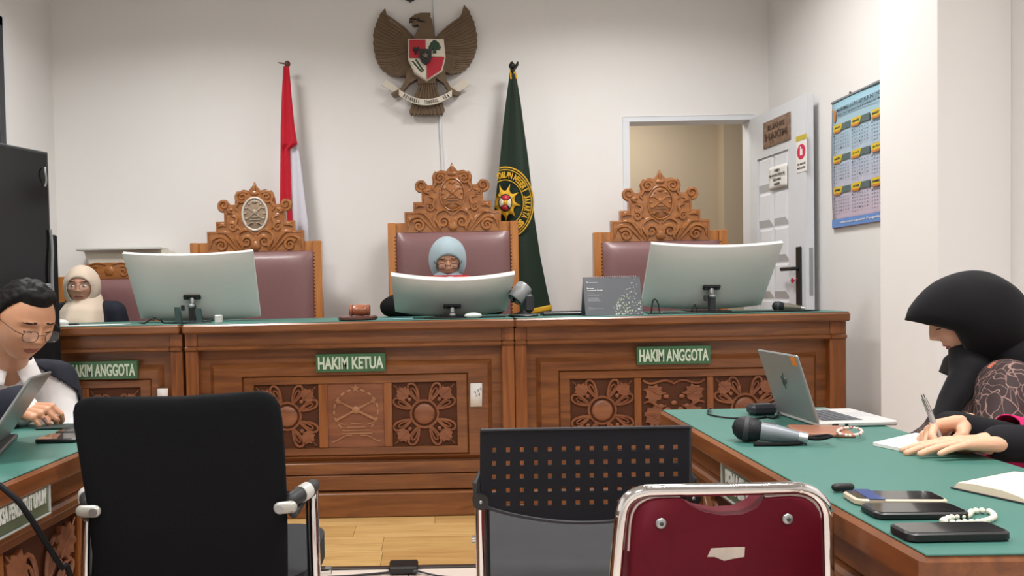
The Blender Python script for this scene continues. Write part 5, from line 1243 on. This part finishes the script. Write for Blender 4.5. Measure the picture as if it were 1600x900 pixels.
pts = [(-.83, 1.28, TZ+.006), (q.x-.03, 1.36, TZ+.012), PX(20, 775, -.74), PX(45, 806, -.715), PX(70, 845, -.70), PX(95, 885, -.69), PX(112, 915, -.68), (-.66, 1.45, .2), (-.62, 1.5, .02), (-.4, 1.6, .008)]
b = MB(); b.tube(smooth_path(pts, 6), .0052, 8); tag(b.build('microphone_cable', BLACKM), 'black cable hanging over the front edge of the left table', 'cable')
# floor box
p = PZ(630, 893, 0)
b = MB(); b.bbox(p.x-.055, p.x+.06, p.y-.05, p.y+.04, .0065, .035, .006); fb_ = tag(b.build('floor_device', BLACK), 'small black box on the floor strip below the bench', 'box')
b = MB(); b.cap((p.x+.045, p.y-.055, .02), (p.x+.058, p.y-.055, .02), .006, .006); b.build('latch', DKGREY, fb_)
cable([(p.x-.05, p.y-.03, .008), (p.x-.3, p.y-.06, .006), (p.x-.7, p.y-.05, .006), (-1.2, 2.9, .006)], .005, 'black cable along the floor strip left of the black box')
cable([(p.x+.062, p.y-.03, .01), (p.x+.2, p.y-.09, .006), (p.x+.5, p.y-.1, .006), (p.x+.9, p.y-.05, .006)], .004, 'black cable along the floor strip right of the black box')
# ================================================================== PEOPLE
def gs(x, z, x0, z0, sx, sz): return math.exp(-((x-x0)/sx)**2-((z-z0)/sz)**2)
def head_pt(d):
    x = .074*d.x; z = .114*d.z; y = .092*d.y
    if d.y < 0: y = -.090*abs(d.y)**.82
    t = max(0, -z/.114)
    x *= 1-.30*t**1.7
    if y > 0: y *= 1-.42*t
    else: y *= 1-.06*t
    if z > 0: x *= 1+.04*sin(pi*min(1, z/.1))
    f = min(1, max(0, (-d.y-.15)/.5)); f = f*f*(3-2*f)
    if f > 0:
        ax = abs(x); pr = 0
        if -.036 < z < .024: pr = (.024-z)/.046 if z > -.022 else max(0, (z+.036)/.014)
        dy = .021*math.exp(-(x/(.007+.004*pr))**2)*pr + .010*gs(ax, z, .0125, -.024, .007, .008)
        dy += -.012*gs(ax, z, .031, .011, .018, .012)+.0045*gs(ax, z, .030, .030, .024, .007)+.007*gs(ax, z, .031, .007, .012, .007)
        dy += .0065*gs(x, z, 0, -.0515, .020, .005)+.007*gs(x, z, 0, -.0635, .017, .0055)-.005*gs(x, z, 0, -.0575, .022, .0016)
        dy += .008*gs(x, z, 0, -.094, .022, .015)+.004*gs(ax, z, .043, -.018, .018, .02)
        y -= dy*f
    return V((x, y, z))
SKL = pm('lash', (40, 28, 24), .6); BROW = pm('brow', (52, 38, 32), .7)
def head_mb(HM, sc, closed=True):
    b = MB(HM @ Matrix.Scale(sc, 4)); nu, nv = 132, 112
    def fn(u, v):
        s = 2*u-1; ph = -pi/2 + pi*math.copysign(abs(s)**1.5, s); th = pi*(.002+.996*v)
        return head_pt(V((sin(th)*cos(ph), sin(th)*sin(ph), cos(th))))
    vs = [fn(i/nu, j/(nv-1)) for i in range(nu) for j in range(nv)]; fs = []
    for i in range(nu):
        for j in range(nv-1): fs.append((i*nv+j, i*nv+j+1, ((i+1) % nu)*nv+j+1, ((i+1) % nu)*nv+j))
    b.add(vs, fs)
    for k, f in enumerate(fs):
        c = (vs[f[0]]+vs[f[2]])/2; ax = abs(c.x); m = 0
        if c.y < -.05:
            if (c.x/.0235)**2+((c.z+.0578)/.0105)**2 < 1: m = 1
            if ((ax-.032)/.019)**2+((c.z-.031+.18*(ax-.03))/.0030)**2 < 1: m = 2
            if ((ax-.031)/.0145)**2+((c.z-(.0035 if closed else .0115)+14*(ax-.031)**2)/.0018)**2 < 1: m = 3
        b.mi[k] = m
    for s in (-1, 1): b.ell((s*.0745, .012, 0), (.009, .018, .03), Matrix.Rotation(s*.25, 4, 'Z'), 14, 8)
    return b
def eyes(HM, sc, parent):
    for s in (-1, 1):
        MB(HM @ Matrix.Scale(sc, 4)).ell((s*.031, -.0785, .006), (.0122, .009, .0042)).build('eye', pm('eye_white', (214, 208, 202), .2), parent, smooth=180)
        MB(HM @ Matrix.Scale(sc, 4)).ell((s*.031-.002, -.0865, .006), (.0050, .002, .0044)).build('iris', pm('iris', (38, 26, 22), .15), parent, smooth=180)
def hair_mb(HM, sc):
    b = MB(HM @ Matrix.Scale(sc, 4)); nu, nv = 90, 60; vs = []; keep = []
    for i in range(nu):
        for j in range(nv):
            ph = 2*pi*i/nu; th = pi*j/(nv-1)*.82; d = V((sin(th)*cos(ph), sin(th)*sin(ph), cos(th))); p = head_pt(V((d.x, max(d.y, -.75) if d.z > .2 else d.y, d.z)))
            q = V((.074*d.x, .092*d.y, .114*d.z)); base = V((q.x*1.02, q.y*1.02, q.z*1.0))
            lim = .66 if d.y < -.35 else (.66-(d.y+.35)*1.25 if d.y < .25 else -.12-(d.y-.25)*.9)
            o = .012+.006*max(0, d.z)+.006*noise.noise(V((d.x*7, d.y*7, d.z*14)))+(.006*max(0, -d.y) if d.z > .5 else 0)
            e = min(1, max(0, (d.z-lim)/.14)); vs.append(base+d*(o*e-.004*(1-e))); keep.append(d.z > lim-.03)
    fs = []
    for i in range(nu):
        for j in range(nv-1):
            f = (i*nv+j, i*nv+j+1, ((i+1) % nu)*nv+j+1, ((i+1) % nu)*nv+j)
            if all(keep[k] for k in f): fs.append(f)
    return b.add(vs, fs)
def glasses(HM, sc, parent, mat, r=.0011, drop=0, w=.0215, h=.0165, lens=True):
    M = HM @ Matrix.Scale(sc, 4); b = MB(M)
    for s in (-1, 1):
        P = [(s*.0335+w*math.copysign(abs(cos(a))**.7, cos(a)), -.104+.006*abs(cos(a)) if s*cos(a) > 0 else -.104, .004-drop+h*math.copysign(abs(sin(a))**.75, sin(a))) for a in [2*pi*k/24 for k in range(24)]]
        b.tube(P, r, 6, closed=True)
        b.tube([(s*(.0335+w), -.098, .010-drop), (s*.074, -.085, .012-drop*.6), (s*.081, .0, .012), (s*.081, .02, .004)], r, 6)
    b.tube([(-.012, -.104, .008-drop), (0, -.107, .010-drop), (.012, -.104, .008-drop)], r, 6)
    g = b.build('glasses', mat, parent)
    if lens:
        for s in (-1, 1):
            MB(M).prism([(s*.0335+(w-.001)*math.copysign(abs(cos(a))**.7, cos(a)), .004-drop+(h-.001)*math.copysign(abs(sin(a))**.75, sin(a))) for a in [2*pi*k/24 for k in range(24)]], -.1042, -.1036).build('lens', pm('lens_glass', (235, 238, 240), .02, alpha=.05, coat=.0), g)
def hijab(HM, sc, rings, mat, parent, a0=R(42), R_=(.100, .108, .133), peak=.010, oz=-.012, folds=.004, nm='headscarf', fold_n=9, up_scale=1.0):
    b = MB(HM @ Matrix.Scale(sc, 4)); nu, nv = 72, 34
    def fn(u, v):
        t = 2*pi*u; al0 = a0*(1.0-.27*max(0, sin(t))**1.5+.10*max(0, -sin(t))); al = al0+(pi*.985-al0)*v
        x = R_[0]*sin(al)*cos(t); y = .025-(R_[1] if al < pi/2 else .122)*cos(al); z = R_[2]*sin(al)*sin(t)+oz
        e = (1-v)**3
        if v < .06: k = 1-.012*(1-v/.06)/.1; x *= k; z = oz+(z-oz)*k
        y -= peak*e*max(0, sin(t))**.8
        n = noise.noise(V((x*14, y*9+3, z*10)))*folds
        p = V((x*(1+n*4), y+n, z+n)); d = V((p.x/.074, p.y/.092, p.z/.114)).normalized(); h = head_pt(d).length+.006
        if p.length < h: p = p.normalized()*h
        return p
    b.grid(fn, nu, nv, cu=True)
    o = b.build(nm, mat, parent, smooth=180, solid=.004)
    if rings:
        b = MB(); K = []; sub = 6
        P = [V(list(r[0])+[r[1]]) if 0 else r for r in rings]
        for i in range(len(P)-1):
            for k in range(sub):
                f = k/sub; f = f; K.append(((V(P[i][0]).lerp(V(P[i+1][0]), f)), P[i][1]*(1-f)+P[i+1][1]*f, P[i][2]*(1-f)+P[i+1][2]*f))
        K.append((V(P[-1][0]), P[-1][1], P[-1][2])); m = len(K)
        def fd(u, v):
            j = min(int(round(v*(m-1))), m-1); c, rx, ry = K[j]; t = 2*pi*u; w = j/(m-1)
            k = 1+(.05*sin(fold_n*t+2*w)+.03*sin(5*t+1+4*w))*w
            return (c.x+rx*cos(t)*k, c.y+ry*sin(t)*k, c.z+.012*sin(3*t)*w)
        b.grid(fd, 80, m, cu=True); b.build('scarf_drape', mat, o, smooth=180, solid=.004)
    return o
def hand_mb(M, curl, side, sc=1.0, thumb=None, spread=.0):
    b = MB(M @ Matrix.Scale(sc, 4)); ys = (.029, .0098, -.0098, -.028); L = (.070, .078, .072, .057); rr = (.0082, .0084, .008, .0071)
    for k in range(4):
        y = ys[k]*side; kn = V((.086-.0022*k*k*.6, y, .002)); b.cap((.008, y*.55, 0), kn, .0155, .0108, 12)
        p = kn; ang = 0; d0 = ys[k]/.03*spread*side
        for q, fr in enumerate((.46, .30, .24)):
            ang += curl[k][q] if isinstance(curl[k], (list, tuple)) else curl[k]
            n = p+V((cos(ang)*cos(d0), cos(ang)*sin(d0), -sin(ang)))*L[k]*fr; r0 = rr[k]*(1-.09*q); b.cap(p, n, r0, r0*.9, 12); p = n
    th = thumb or [(.016, .022, -.006), (.05, .045, -.014), (.078, .052, -.016), (.098, .052, -.018)]
    for i in range(3): b.cap((th[i][0], th[i][1]*side, th[i][2]), (th[i+1][0], th[i+1][1]*side, th[i+1][2]), (.0155, .0105, .0092)[i], (.0108, .0095, .008)[i], 12)
    b.cap((-.03, 0, 0), (.03, 0, 0), .021, .02, 14, fl=None)
    return fuse(b, .0024, 4)
def handM(wrist, direction, back):
    x = V(direction).normalized(); z = V(back); z = (z-x*z.dot(x)).normalized(); y = z.cross(x)
    m = Matrix((x, y, z)).transposed().to_4x4(); m.translation = V(wrist); return m
def torso(b, hip, nb, face, sh, g=0, arms=None, sw=.165, fore=True, gs_=1.0):
    """capsules of trunk and arms; face = horizontal facing vector; g = inflation"""
    hip, nb = V(hip), V(nb); F = V(face).normalized(); S = V((-F.y, F.x, 0)); up = (nb-hip).normalized()
    ch = nb-up*.18+F*.01; ws = hip.lerp(nb, .38)
    for s in (-1, 1):
        b.cap(hip+S*s*.075, ws+S*s*.06, .105+g, .095+g, 16); b.cap(ws+S*s*.06, ch+S*s*.075, .095+g, .098+g, 16)
        b.cap(ch+S*s*.08, nb-up*.07+S*s*.11, .095+g, .06+g, 16); b.cap(nb-up*.035, sh[s], .045+g, .05+g, 14)
    b.cap(nb-up*.06, nb+up*.02, .055+g, .048+g*.4, 14)
    for s in (-1, 1):
        if arms and s in arms:
            el, wr = map(V, arms[s]); b.cap(sh[s], el, .05+g, .04+g, 14)
            if fore: b.cap(el, wr, .04+g, (.028+g)*gs_, 14)
def legs(b, hip, face, fl, g=0):
    hip = V(hip); F = V(face).normalized(); S = V((-F.y, F.x, 0))
    for s in (-1, 1):
        h = hip+S*s*.09-V((0, 0, .01)); k = h+F*.40+V((0, 0, -.01)); a = V((k.x-F.x*.02, k.y-F.y*.02, fl+.07)); b.cap(h, k, .085+g, .06+g, 14); b.cap(k, a, .056+g, .036+g, 12)
def shoes(hip, face, fl, parent, mat):
    hip = V(hip); F = V(face).normalized(); S = V((-F.y, F.x, 0))
    for s in (-1, 1):
        k = hip+S*s*.09+F*.38; b = MB(); b.cap((k.x, k.y, fl+.036), (k.x+F.x*.16, k.y+F.y*.16, fl+.03), .034, .028, 12)
        b.v = [V((v.x, v.y, max(v.z, fl+.002))) for v in b.v]; b.build('shoe', mat, parent)
def person(label, hip, nb, face, hc, yaw, pitch, roll, hs, arms, fl, hands, skin, closed=True, sw=.165):
    t = thing('person', label, 'person', (hip[0], hip[1], fl))
    F = V(face).normalized(); S = V((-F.y, F.x, 0)); nbv = V(nb)
    sh = {s: nbv+S*s*sw-V((0, 0, .05)) for s in (-1, 1)}
    HM = Matrix.Translation(V(hc)) @ Matrix.Rotation(yaw, 4, 'Z') @ Matrix.Rotation(pitch, 4, 'X') @ Matrix.Rotation(roll, 4, 'Y')
    b = MB(); torso(b, hip, nb, face, sh, 0, arms, sw); legs(b, hip, face, fl)
    b.cap(nbv-V((0, 0, .02)), HM @ V((0, .022, -.05)), .052, .05, 16)
    b = fuse(b, .008, 5); b.merge(head_mb(HM, hs, closed))
    for h in hands: b.merge(h)
    body = b.build('body', [skin, LIP, BROW, SKL], t, smooth=180)
    return t, HM, sh, body
def garment(name, mat, parent, hip, nb, face, sh, arms, g=.012, fore=True, cut=None, vox=.007, gs_=1.1, extra=None, smooth_=8):
    b = MB(); torso(b, hip, nb, face, sh, g, arms, fore=fore, gs_=gs_)
    if extra: extra(b)
    m = fuse(b, vox, smooth_)
    nn = 0
    for i, v in enumerate(m.v):
        m.v[i] = v+V((1, 1, 1))*0+ (v-V(hip).lerp(V(nb), .5)).normalized()*(noise.noise(v*11)*.006+noise.noise(v*27)*.0025)
    if cut:
        keep = [k for k, f in enumerate(m.f) if not cut(sum((m.v[i] for i in f), V())/len(f))]
        m.f = [m.f[k] for k in keep]; m.mi = [0]*len(keep)
    return m.build(name, mat, parent, smooth=180, solid=.003 if cut else 0)
def lower(name, mat, parent, hip, face, fl, g=.014):
    b = MB(); legs(b, hip, face, fl, g); h = V(hip)
    F = V(face).normalized(); S = V((-F.y, F.x, 0)); b.cap(h-S*.07, h+S*.07, .115, .115, 14)
    return fuse(b, .01, 5).build(name, mat, parent, smooth=180)
SHOE = pm('shoe_black', (20, 18, 18), .4); NAVY = pm('navy_suit', (30, 33, 44), .75, var=.12, scale=120, bump=.1)
TRS = pm('dark_trousers', (26, 26, 32), .8)
def seat_for(hip, face, fl, label, mat=None, back=True):
    """simple upholstered chair under a seated person"""
    h = V(hip); F = V(face).normalized(); S = V((-F.y, F.x, 0)); zt = h.z-.105
    t = thing('seat_chair', label, 'chair', (h.x, h.y, fl)); M = Matrix((S, -F, V((0, 0, 1)))).transposed().to_4x4(); M.translation = (h.x, h.y, 0)
    MB(M).bbox(-.23, .23, -.27, .19, zt-.06, zt, .02).build('seat', mat or BLACKM, t)
    for sx in (-1, 1):
        for sy in (-.24, .16): MB(M).bbox(sx*.2, sx*.225, sy-.012, sy+.012, fl, zt-.06, .003).build('leg', CHROME, t)
    if back: MB(M).bbox(-.22, .22, .20, .235, zt, zt+.38, .015).build('backrest', mat or BLACKM, t)
    return t
# ---- judge in the middle
SK1 = pm('skin_judge', (206, 152, 124), .5, var=.06, scale=30)
hc = PY(699.5, 405, 4.58); hip = (.1, 4.66, .785); nb = (.1, 4.63, 1.15); fc = (0, -1, 0)
arms = {1: ((.37, 4.42, 1.03), (.2, 4.33, 1.015)), -1: ((-.235, 4.33, 1.035), (-.02, 4.33, 1.015))}
# facing -Y: S = (1,0,0)
hm1 = hand_mb(handM((.0, 4.33, 1.012), (.9, -.2, 0), (0, 0, 1)), [.25]*4, 1); hm2 = hand_mb(handM((.18, 4.33, 1.012), (-.9, -.2, 0), (0, 0, 1)), [.3]*4, -1)
t, HM, sh, body = person('woman judge in pale grey-blue headscarf and glasses reading behind the centre monitor', hip, nb, fc, hc, 0, R(22), 0, 1.05, arms, .2, [hm1, hm2], SK1)
garment('robe', pm('black_robe', (10, 10, 12), .85, var=.1), t, hip, nb, fc, sh, arms, g=.018, gs_=1.3)
lower('skirt', MC['black_robe'], t, hip, fc, .2); shoes(hip, fc, .2, t, SHOE)
HB1 = pm('headscarf_greyblue', (160, 178, 186), .75, var=.06, scale=14, sheen=.2)
hijab(HM, 1.05, [((hc.x, hc.y+.045, hc.z-.04), .088, .085), ((hc.x, hc.y+.04, hc.z-.1), .085, .095), ((.1, 4.62, 1.19), .10, .11), ((.1, 4.60, 1.12), .14, .13), ((.1, 4.58, 1.07), .16, .14)], HB1, t, R_=(.106, .108, .133))
b = MB(); b.grid(lambda u, v: (.1+(.12+.05*v)*cos(2*pi*u), 4.62+(.1+.03*v)*sin(2*pi*u), 1.21-.1*v), 48, 5, cu=True); b.build('red_collar', pm('collar_red', (196, 30, 48), .6), t, smooth=180, solid=.006)
glasses(HM, 1.05, t, pm('glasses_dark', (44, 22, 24), .3), r=.0018, drop=.008, w=.021, h=.016)
# ---- woman at the far left
hc = PY(127, 447, 4.45); hip = (-2.03, 4.56, .62); nb = (-2.02, 4.53, 1.085); fc = (-.15, -1, 0)
SK2 = pm('skin_warm', (186, 136, 112), .5, var=.06, scale=30)
arms = {1: ((-1.80, 4.50, .80), (-1.90, 4.44, .72)), -1: ((-2.27, 4.50, .80), (-2.15, 4.44, .72))}
hm1 = hand_mb(handM((-1.90, 4.44, .72), (-.9, -.1, 0), (0, 0, 1)), [.15]*4, -1); hm2 = hand_mb(handM((-2.15, 4.44, .72), (.9, -.1, 0), (0, 0, 1)), [.15]*4, 1)
t, HM, sh, body = person('woman in cream headscarf and navy jacket seated behind the left bench end', hip, nb, fc, hc, R(13), R(4), R(2), 1.0, arms, 0, [hm1, hm2], SK2, closed=False)
garment('jacket', NAVY, t, hip, nb, fc, sh, arms, g=.014)
lower('trousers', TRS, t, hip, fc, 0); shoes(hip, fc, 0, t, SHOE); eyes(HM, 1.0, t)
hijab(HM, 1.0, [((hc.x+.005, hc.y+.045, hc.z-.03), .074, .075), ((hc.x+.005, hc.y+.035, hc.z-.08), .094, .088), ((hc.x, hc.y+.015, hc.z-.135), .118, .115), ((hc.x-.005, hc.y+.01, hc.z-.2), .132, .135), ((hc.x-.01, hc.y+.01, hc.z-.31), .148, .15)],
      pm('headscarf_cream', (206, 188, 170), .8, var=.05, scale=14, sheen=.2), t, fold_n=7)
glasses(HM, 1.0, t, pm('glasses_thin', (110, 90, 80), .3, .5), r=.0009, drop=.002, w=.022, h=.018)
# ---- man at the left table
hc = PY(37, 503, 2.28); hip = (-1.42, 2.62, .5); nb = (-1.345, 2.42, .90); fc = (.75, -1, 0)
SK3 = pm('skin_tan', (190, 138, 106), .45, var=.07, scale=30)
wr = V((-1.075, 1.99, .832)); arms = {-1: ((-1.46, 2.17, .72), tuple(wr)), 1: ((-1.14, 2.38, .66), (-1.0, 2.17, .745))}
hm1 = hand_mb(handM(wr, (.75, -.28, -.05), (-.2, -.35, .9)), [(.75, 1.0, .7), (.85, 1.1, .7), (.95, 1.1, .7), (1.0, 1.1, .7)], 1, .95, thumb=[(.016, .02, -.008), (.045, .034, -.022), (.072, .03, -.03), (.09, .018, -.032)])
hm2 = hand_mb(handM((-1.0, 2.17, .745), (0, -1, -.3), (.3, 0, 1)), [.3]*4, 1, .95)
t, HM, sh, body = person('man in a dark suit, white shirt and glasses writing at the left table', hip, nb, fc, hc, R(57), R(24), R(4), .99, arms, 0, [hm1, hm2], SK3, sw=.135)
SHIRT = pm('white_shirt', (226, 224, 224), .75, var=.03, scale=20, bump=.1)
garment('shirt', SHIRT, t, hip, nb, fc, sh, arms, g=.013, vox=.006)
Fm = V(fc).normalized(); Sm = V((-Fm.y, Fm.x, 0)); H0 = V(hip); N0 = V(nb)
def cutj(p):
    k = (p.z-H0.z)/(N0.z-H0.z); ax = H0.lerp(N0, k); d = p-ax; lat = d.dot(Sm); fr = d.dot(Fm)
    wd = .135 if k < .8 else .135-.35*(k-.8)
    if k > 1.06: return True
    return fr > -.005 and -wd*.55 < lat < wd*1.3 and k < 1.2
garment('jacket', NAVY, t, hip, nb, fc, sh, arms, g=.024, cut=cutj, vox=.007, gs_=1.25)
lower('trousers', TRS, t, hip, fc, 0); shoes(hip, fc, 0, t, SHOE)
b = MB()
for s in (-1, 1):
    b.grid(lambda u, v: tuple(N0+V((0, 0, .035-.055*v-.02*u))+Fm*(.035+.05*sin(u*1.5)+.03*v)+Sm*s*(.068*cos(u*1.45)+.018*v)), 10, 5)
b.build('collar', SHIRT, t, smooth=180, solid=.003)
hair_mb(HM, .99).build('hair', HAIR, t, smooth=180, solid=.004)
glasses(HM, .99, t, pm('glasses_gun', (60, 56, 54), .25, .6), r=.0011, drop=.006, w=.022, h=.017)
seat_for(hip, fc, 0, 'black chair under the man at the left table')
pt_ = PY(75.5, 662, 1.94); pq = PY(47, 626, 2.0); ax = (pq-pt_).normalized()
b = MB(); b.tube([pt_, pt_+ax*.008, pt_+ax*.02, pq-ax*.005, pq], [.0008, .002, .0042, .0042, .0036], 10); tag(b.build('pen', pm('pen_brown', (96, 70, 62), .35)), 'brown pen held by the man at the left table', 'pen')
# ---- woman in black headscarf at the right
hc = PY(1508, 497, 1.95); hip = (1.60, 1.94, .47); nb = (1.44, 1.955, .875); fc = (-1, .55, 0)
arms = {1: ((1.28, 1.72, .67), (1.17, 1.88, .66)), -1: ((1.44, 2.18, .66), (1.26, 2.05, .64))}
SK4 = pm('skin_light', (206, 160, 134), .5, var=.05, scale=30)
t, HM, sh, body = person('woman in a black headscarf and brown batik dress bending over the right table', hip, nb, fc, hc, R(-112), R(25), 0, .86, arms, 0, [], SK4)
m, t_, bs = nt('batik'); N = t_.nodes; L = t_.links
tc = N.new('ShaderNodeTexCoord'); ns = N.new('ShaderNodeTexNoise'); ns.inputs['Scale'].default_value = 14; mp = N.new('ShaderNodeMapping'); mp.inputs['Scale'].default_value = (1, 1, .32)
mxv = N.new('ShaderNodeVectorMath'); mxv.operation = 'MULTIPLY_ADD'; mxv.inputs[1].default_value = (.09, .09, .09)
L.new(tc.outputs['Object'], ns.inputs['Vector']); L.new(ns.outputs['Color'], mxv.inputs[0]); L.new(tc.outputs['Object'], mxv.inputs[2]); L.new(mxv.outputs[0], mp.inputs['Vector'])
vo = N.new('ShaderNodeTexVoronoi'); vo.feature = 'DISTANCE_TO_EDGE'; vo.inputs['Scale'].default_value = 52; L.new(mp.outputs[0], vo.inputs['Vector'])
cr = N.new('ShaderNodeValToRGB'); cr.color_ramp.elements[0].position = .015; cr.color_ramp.elements[0].color = lin((150, 120, 112)); cr.color_ramp.elements[1].position = .045; cr.color_ramp.elements[1].color = lin((50, 34, 34))
L.new(vo.outputs['Distance'], cr.inputs[0])
v2 = N.new('ShaderNodeTexVoronoi'); v2.inputs['Scale'].default_value = 15; L.new(mp.outputs[0], v2.inputs['Vector'])
c2 = N.new('ShaderNodeValToRGB'); c2.color_ramp.interpolation = 'CONSTANT'; c2.color_ramp.elements[0].color = (1, 1, 1, 1); c2.color_ramp.elements[1].position = .17; c2.color_ramp.elements[1].color = (0, 0, 0, 1); L.new(v2.outputs['Distance'], c2.inputs[0])
mx = N.new('ShaderNodeMix'); mx.data_type = 'RGBA'; mx.inputs['B'].default_value = lin((196, 104, 78)); L.new(c2.outputs[0], mx.inputs['Factor']); L.new(cr.outputs[0], mx.inputs['A']); L.new(mx.outputs['Result'], bs.inputs['Base Color']); bs.inputs['Roughness'].default_value = .75
def exA(b): b.cap((1.37, 1.82, .862), (1.30, 1.75, .73), .07, .066)
g_ = garment('batik_dress', m, t, hip, nb, fc, sh, arms, g=.02, vox=.006, extra=exA)
lower('skirt', MC['black_robe'], t, hip, fc, 0); shoes(hip, fc, 0, t, SHOE)
HB4 = pm('headscarf_black', (13, 13, 17), .8, var=.1, scale=20, sheen=.05)
hijab(HM, .90, [((hc.x+.05, hc.y+.0, hc.z+.0), .08, .08), ((hc.x+.065, hc.y, hc.z-.05), .085, .09), ((hc.x+.10, hc.y-.0, hc.z-.095), .092, .125), ((hc.x+.105, hc.y+.01, hc.z-.12), .115, .14), ((hc.x+.105, hc.y+.02, hc.z-.16), .118, .15)], HB4, t,
      a0=R(46), R_=(.11, .108, .138), peak=.07, fold_n=5)
def tail(u, v): 
    a = V((1.285, 1.90, .93)).lerp(V((1.205, 1.86, .765)), v); w = .03+.05*v
    return (a.x+.02*sin(u*9)*.4-.01*v, a.y+(u-.5)*w*2.2, a.z+.02*(u-.5))
b = MB(); b.cap((1.37, 1.95, .95), (1.33, 1.90, .89), .05, .045, 16); b.cap((1.33, 1.90, .89), (1.255, 1.855, .83), .04, .03, 16); b.cap((1.255, 1.855, .83), (1.20, 1.82, .77), .03, .02, 16)
fuse(b, .006, 8).build('scarf_tail', HB4, t, smooth=180)
seat_for(hip, fc, 0, 'black chair under the batik dress woman, right side')
# white-black trim of the dress front
b = MB(); rnd = random.Random(5)
for k in range(13):
    f = k/12; c = V((1.285-.03*sin(f*3), 1.80+.035*f, .70+.17*f)); rr_ = .010+.004*rnd.random()
    b.tube([c+V((-.004, rr_*cos(a), rr_*1.2*sin(a))) for a in [2*pi*j/9 for j in range(8)]], .0018, 5)
# ---- second writer, only her forearms in the picture
hip = (1.72, 1.42, .47); nb = (1.60, 1.43, .95); fc = (-1, 0, 0); hc = V((1.53, 1.43, 1.13))
wR = PY(1489, 668, 1.55); wL = PY(1566, 701, 1.43); wL.z = max(wL.z, .815)
# facing -X: S=(0,-1,0): +1 = near side (left arm), -1 = far side (right arm)
arms = {1: ((1.40, 1.36, .80), tuple(wL)), -1: ((1.38, 1.56, .735), tuple(wR))}
hL = hand_mb(handM(wL, (-1, .06, -.03), (0, .1, 1)), [(.12, .1, .08), (.12, .12, .1), (.12, .12, .1), (.14, .12, .1)], -1, 1.04, thumb=[(.016, .02, -.004), (.05, .042, -.010), (.076, .05, -.010), (.096, .052, -.010)], spread=.14)
SK5 = pm('skin_hand', (214, 166, 136), .5, var=.05, scale=30)
hR = hand_mb(handM(wR+V((.01, 0, .004)), (-.93, -.3, -.12), (.0, .75, .8)), [(.62, .75, .45), (.7, .85, .5), (.8, .95, .6), (.85, 1.0, .6)], 1, .98, thumb=[(.014, .018, -.012), (.040, .026, -.030), (.062, .012, -.036), (.078, -.004, -.036)])
t, HM, sh, body = person('person in magenta sleeves over black cuffs, hands writing on the right table', hip, nb, fc, hc, R(-88), R(22), 0, 1.0, arms, 0, [hL, hR], SK5)
def cutm(p): return p.x < 1.155+.3*(p.z-.80) or (p.x < 1.25 and p.y < 1.46)
garment('black_undershirt', pm('black_cuff', (22, 22, 26), .8, var=.1), t, hip, nb, fc, sh, arms, g=.007, vox=.005, gs_=1.0)
garment('magenta_tunic', pm('magenta', (196, 24, 92), .7, var=.06, scale=8), t, hip, nb, fc, sh, arms, g=.017, cut=cutm, vox=.007, gs_=1.15)
hijab(HM, 1.0, [((hc.x+.02, hc.y, hc.z-.03), .115, .115), ((hc.x+.03, hc.y, hc.z-.1), .11, .11), ((1.60, 1.43, .98), .14, .17), ((1.59, 1.43, .9), .17, .2)], HB4, t)
lower('trousers', TRS, t, hip, fc, 0); shoes(hip, fc, 0, t, SHOE)
seat_for(hip, fc, 0, 'black chair under the magenta sleeved writer, right picture edge')
pa = PY(1443, 621, 1.52); pb2 = PY(1466, 678, 1.495); ax = (pb2-pa).normalized(); pe = pa+ax*((TZ+.0085-pa.z)/ax.z)
pen = thing('pen', 'silver ballpoint pen held in the writing hand above the white pad', 'pen', (pe.x, pe.y, TZ+.008))
b = MB(); b.tube([pa+ax*.002, pa+ax*.03], [.0048, .0056], 12); b.tube([pa-ax*.006, pa+ax*.002], [.003, .003], 8); b.build('top', CHROME, pen)
b = MB(); b.tube([pa+ax*.03, pe-ax*.02, pe-ax*.006, pe], [.0052, .005, .0028, .0007], 12); b.build('barrel', pm('pen_barrel', (176, 170, 172), .25, .4), pen)
b = MB(); b.tube([pa+ax*.002+V((-.004, -.005, 0)), pa+ax*.028+V((-.004, -.006, 0))], .0014, 6); b.build('clip', CHROME, pen)
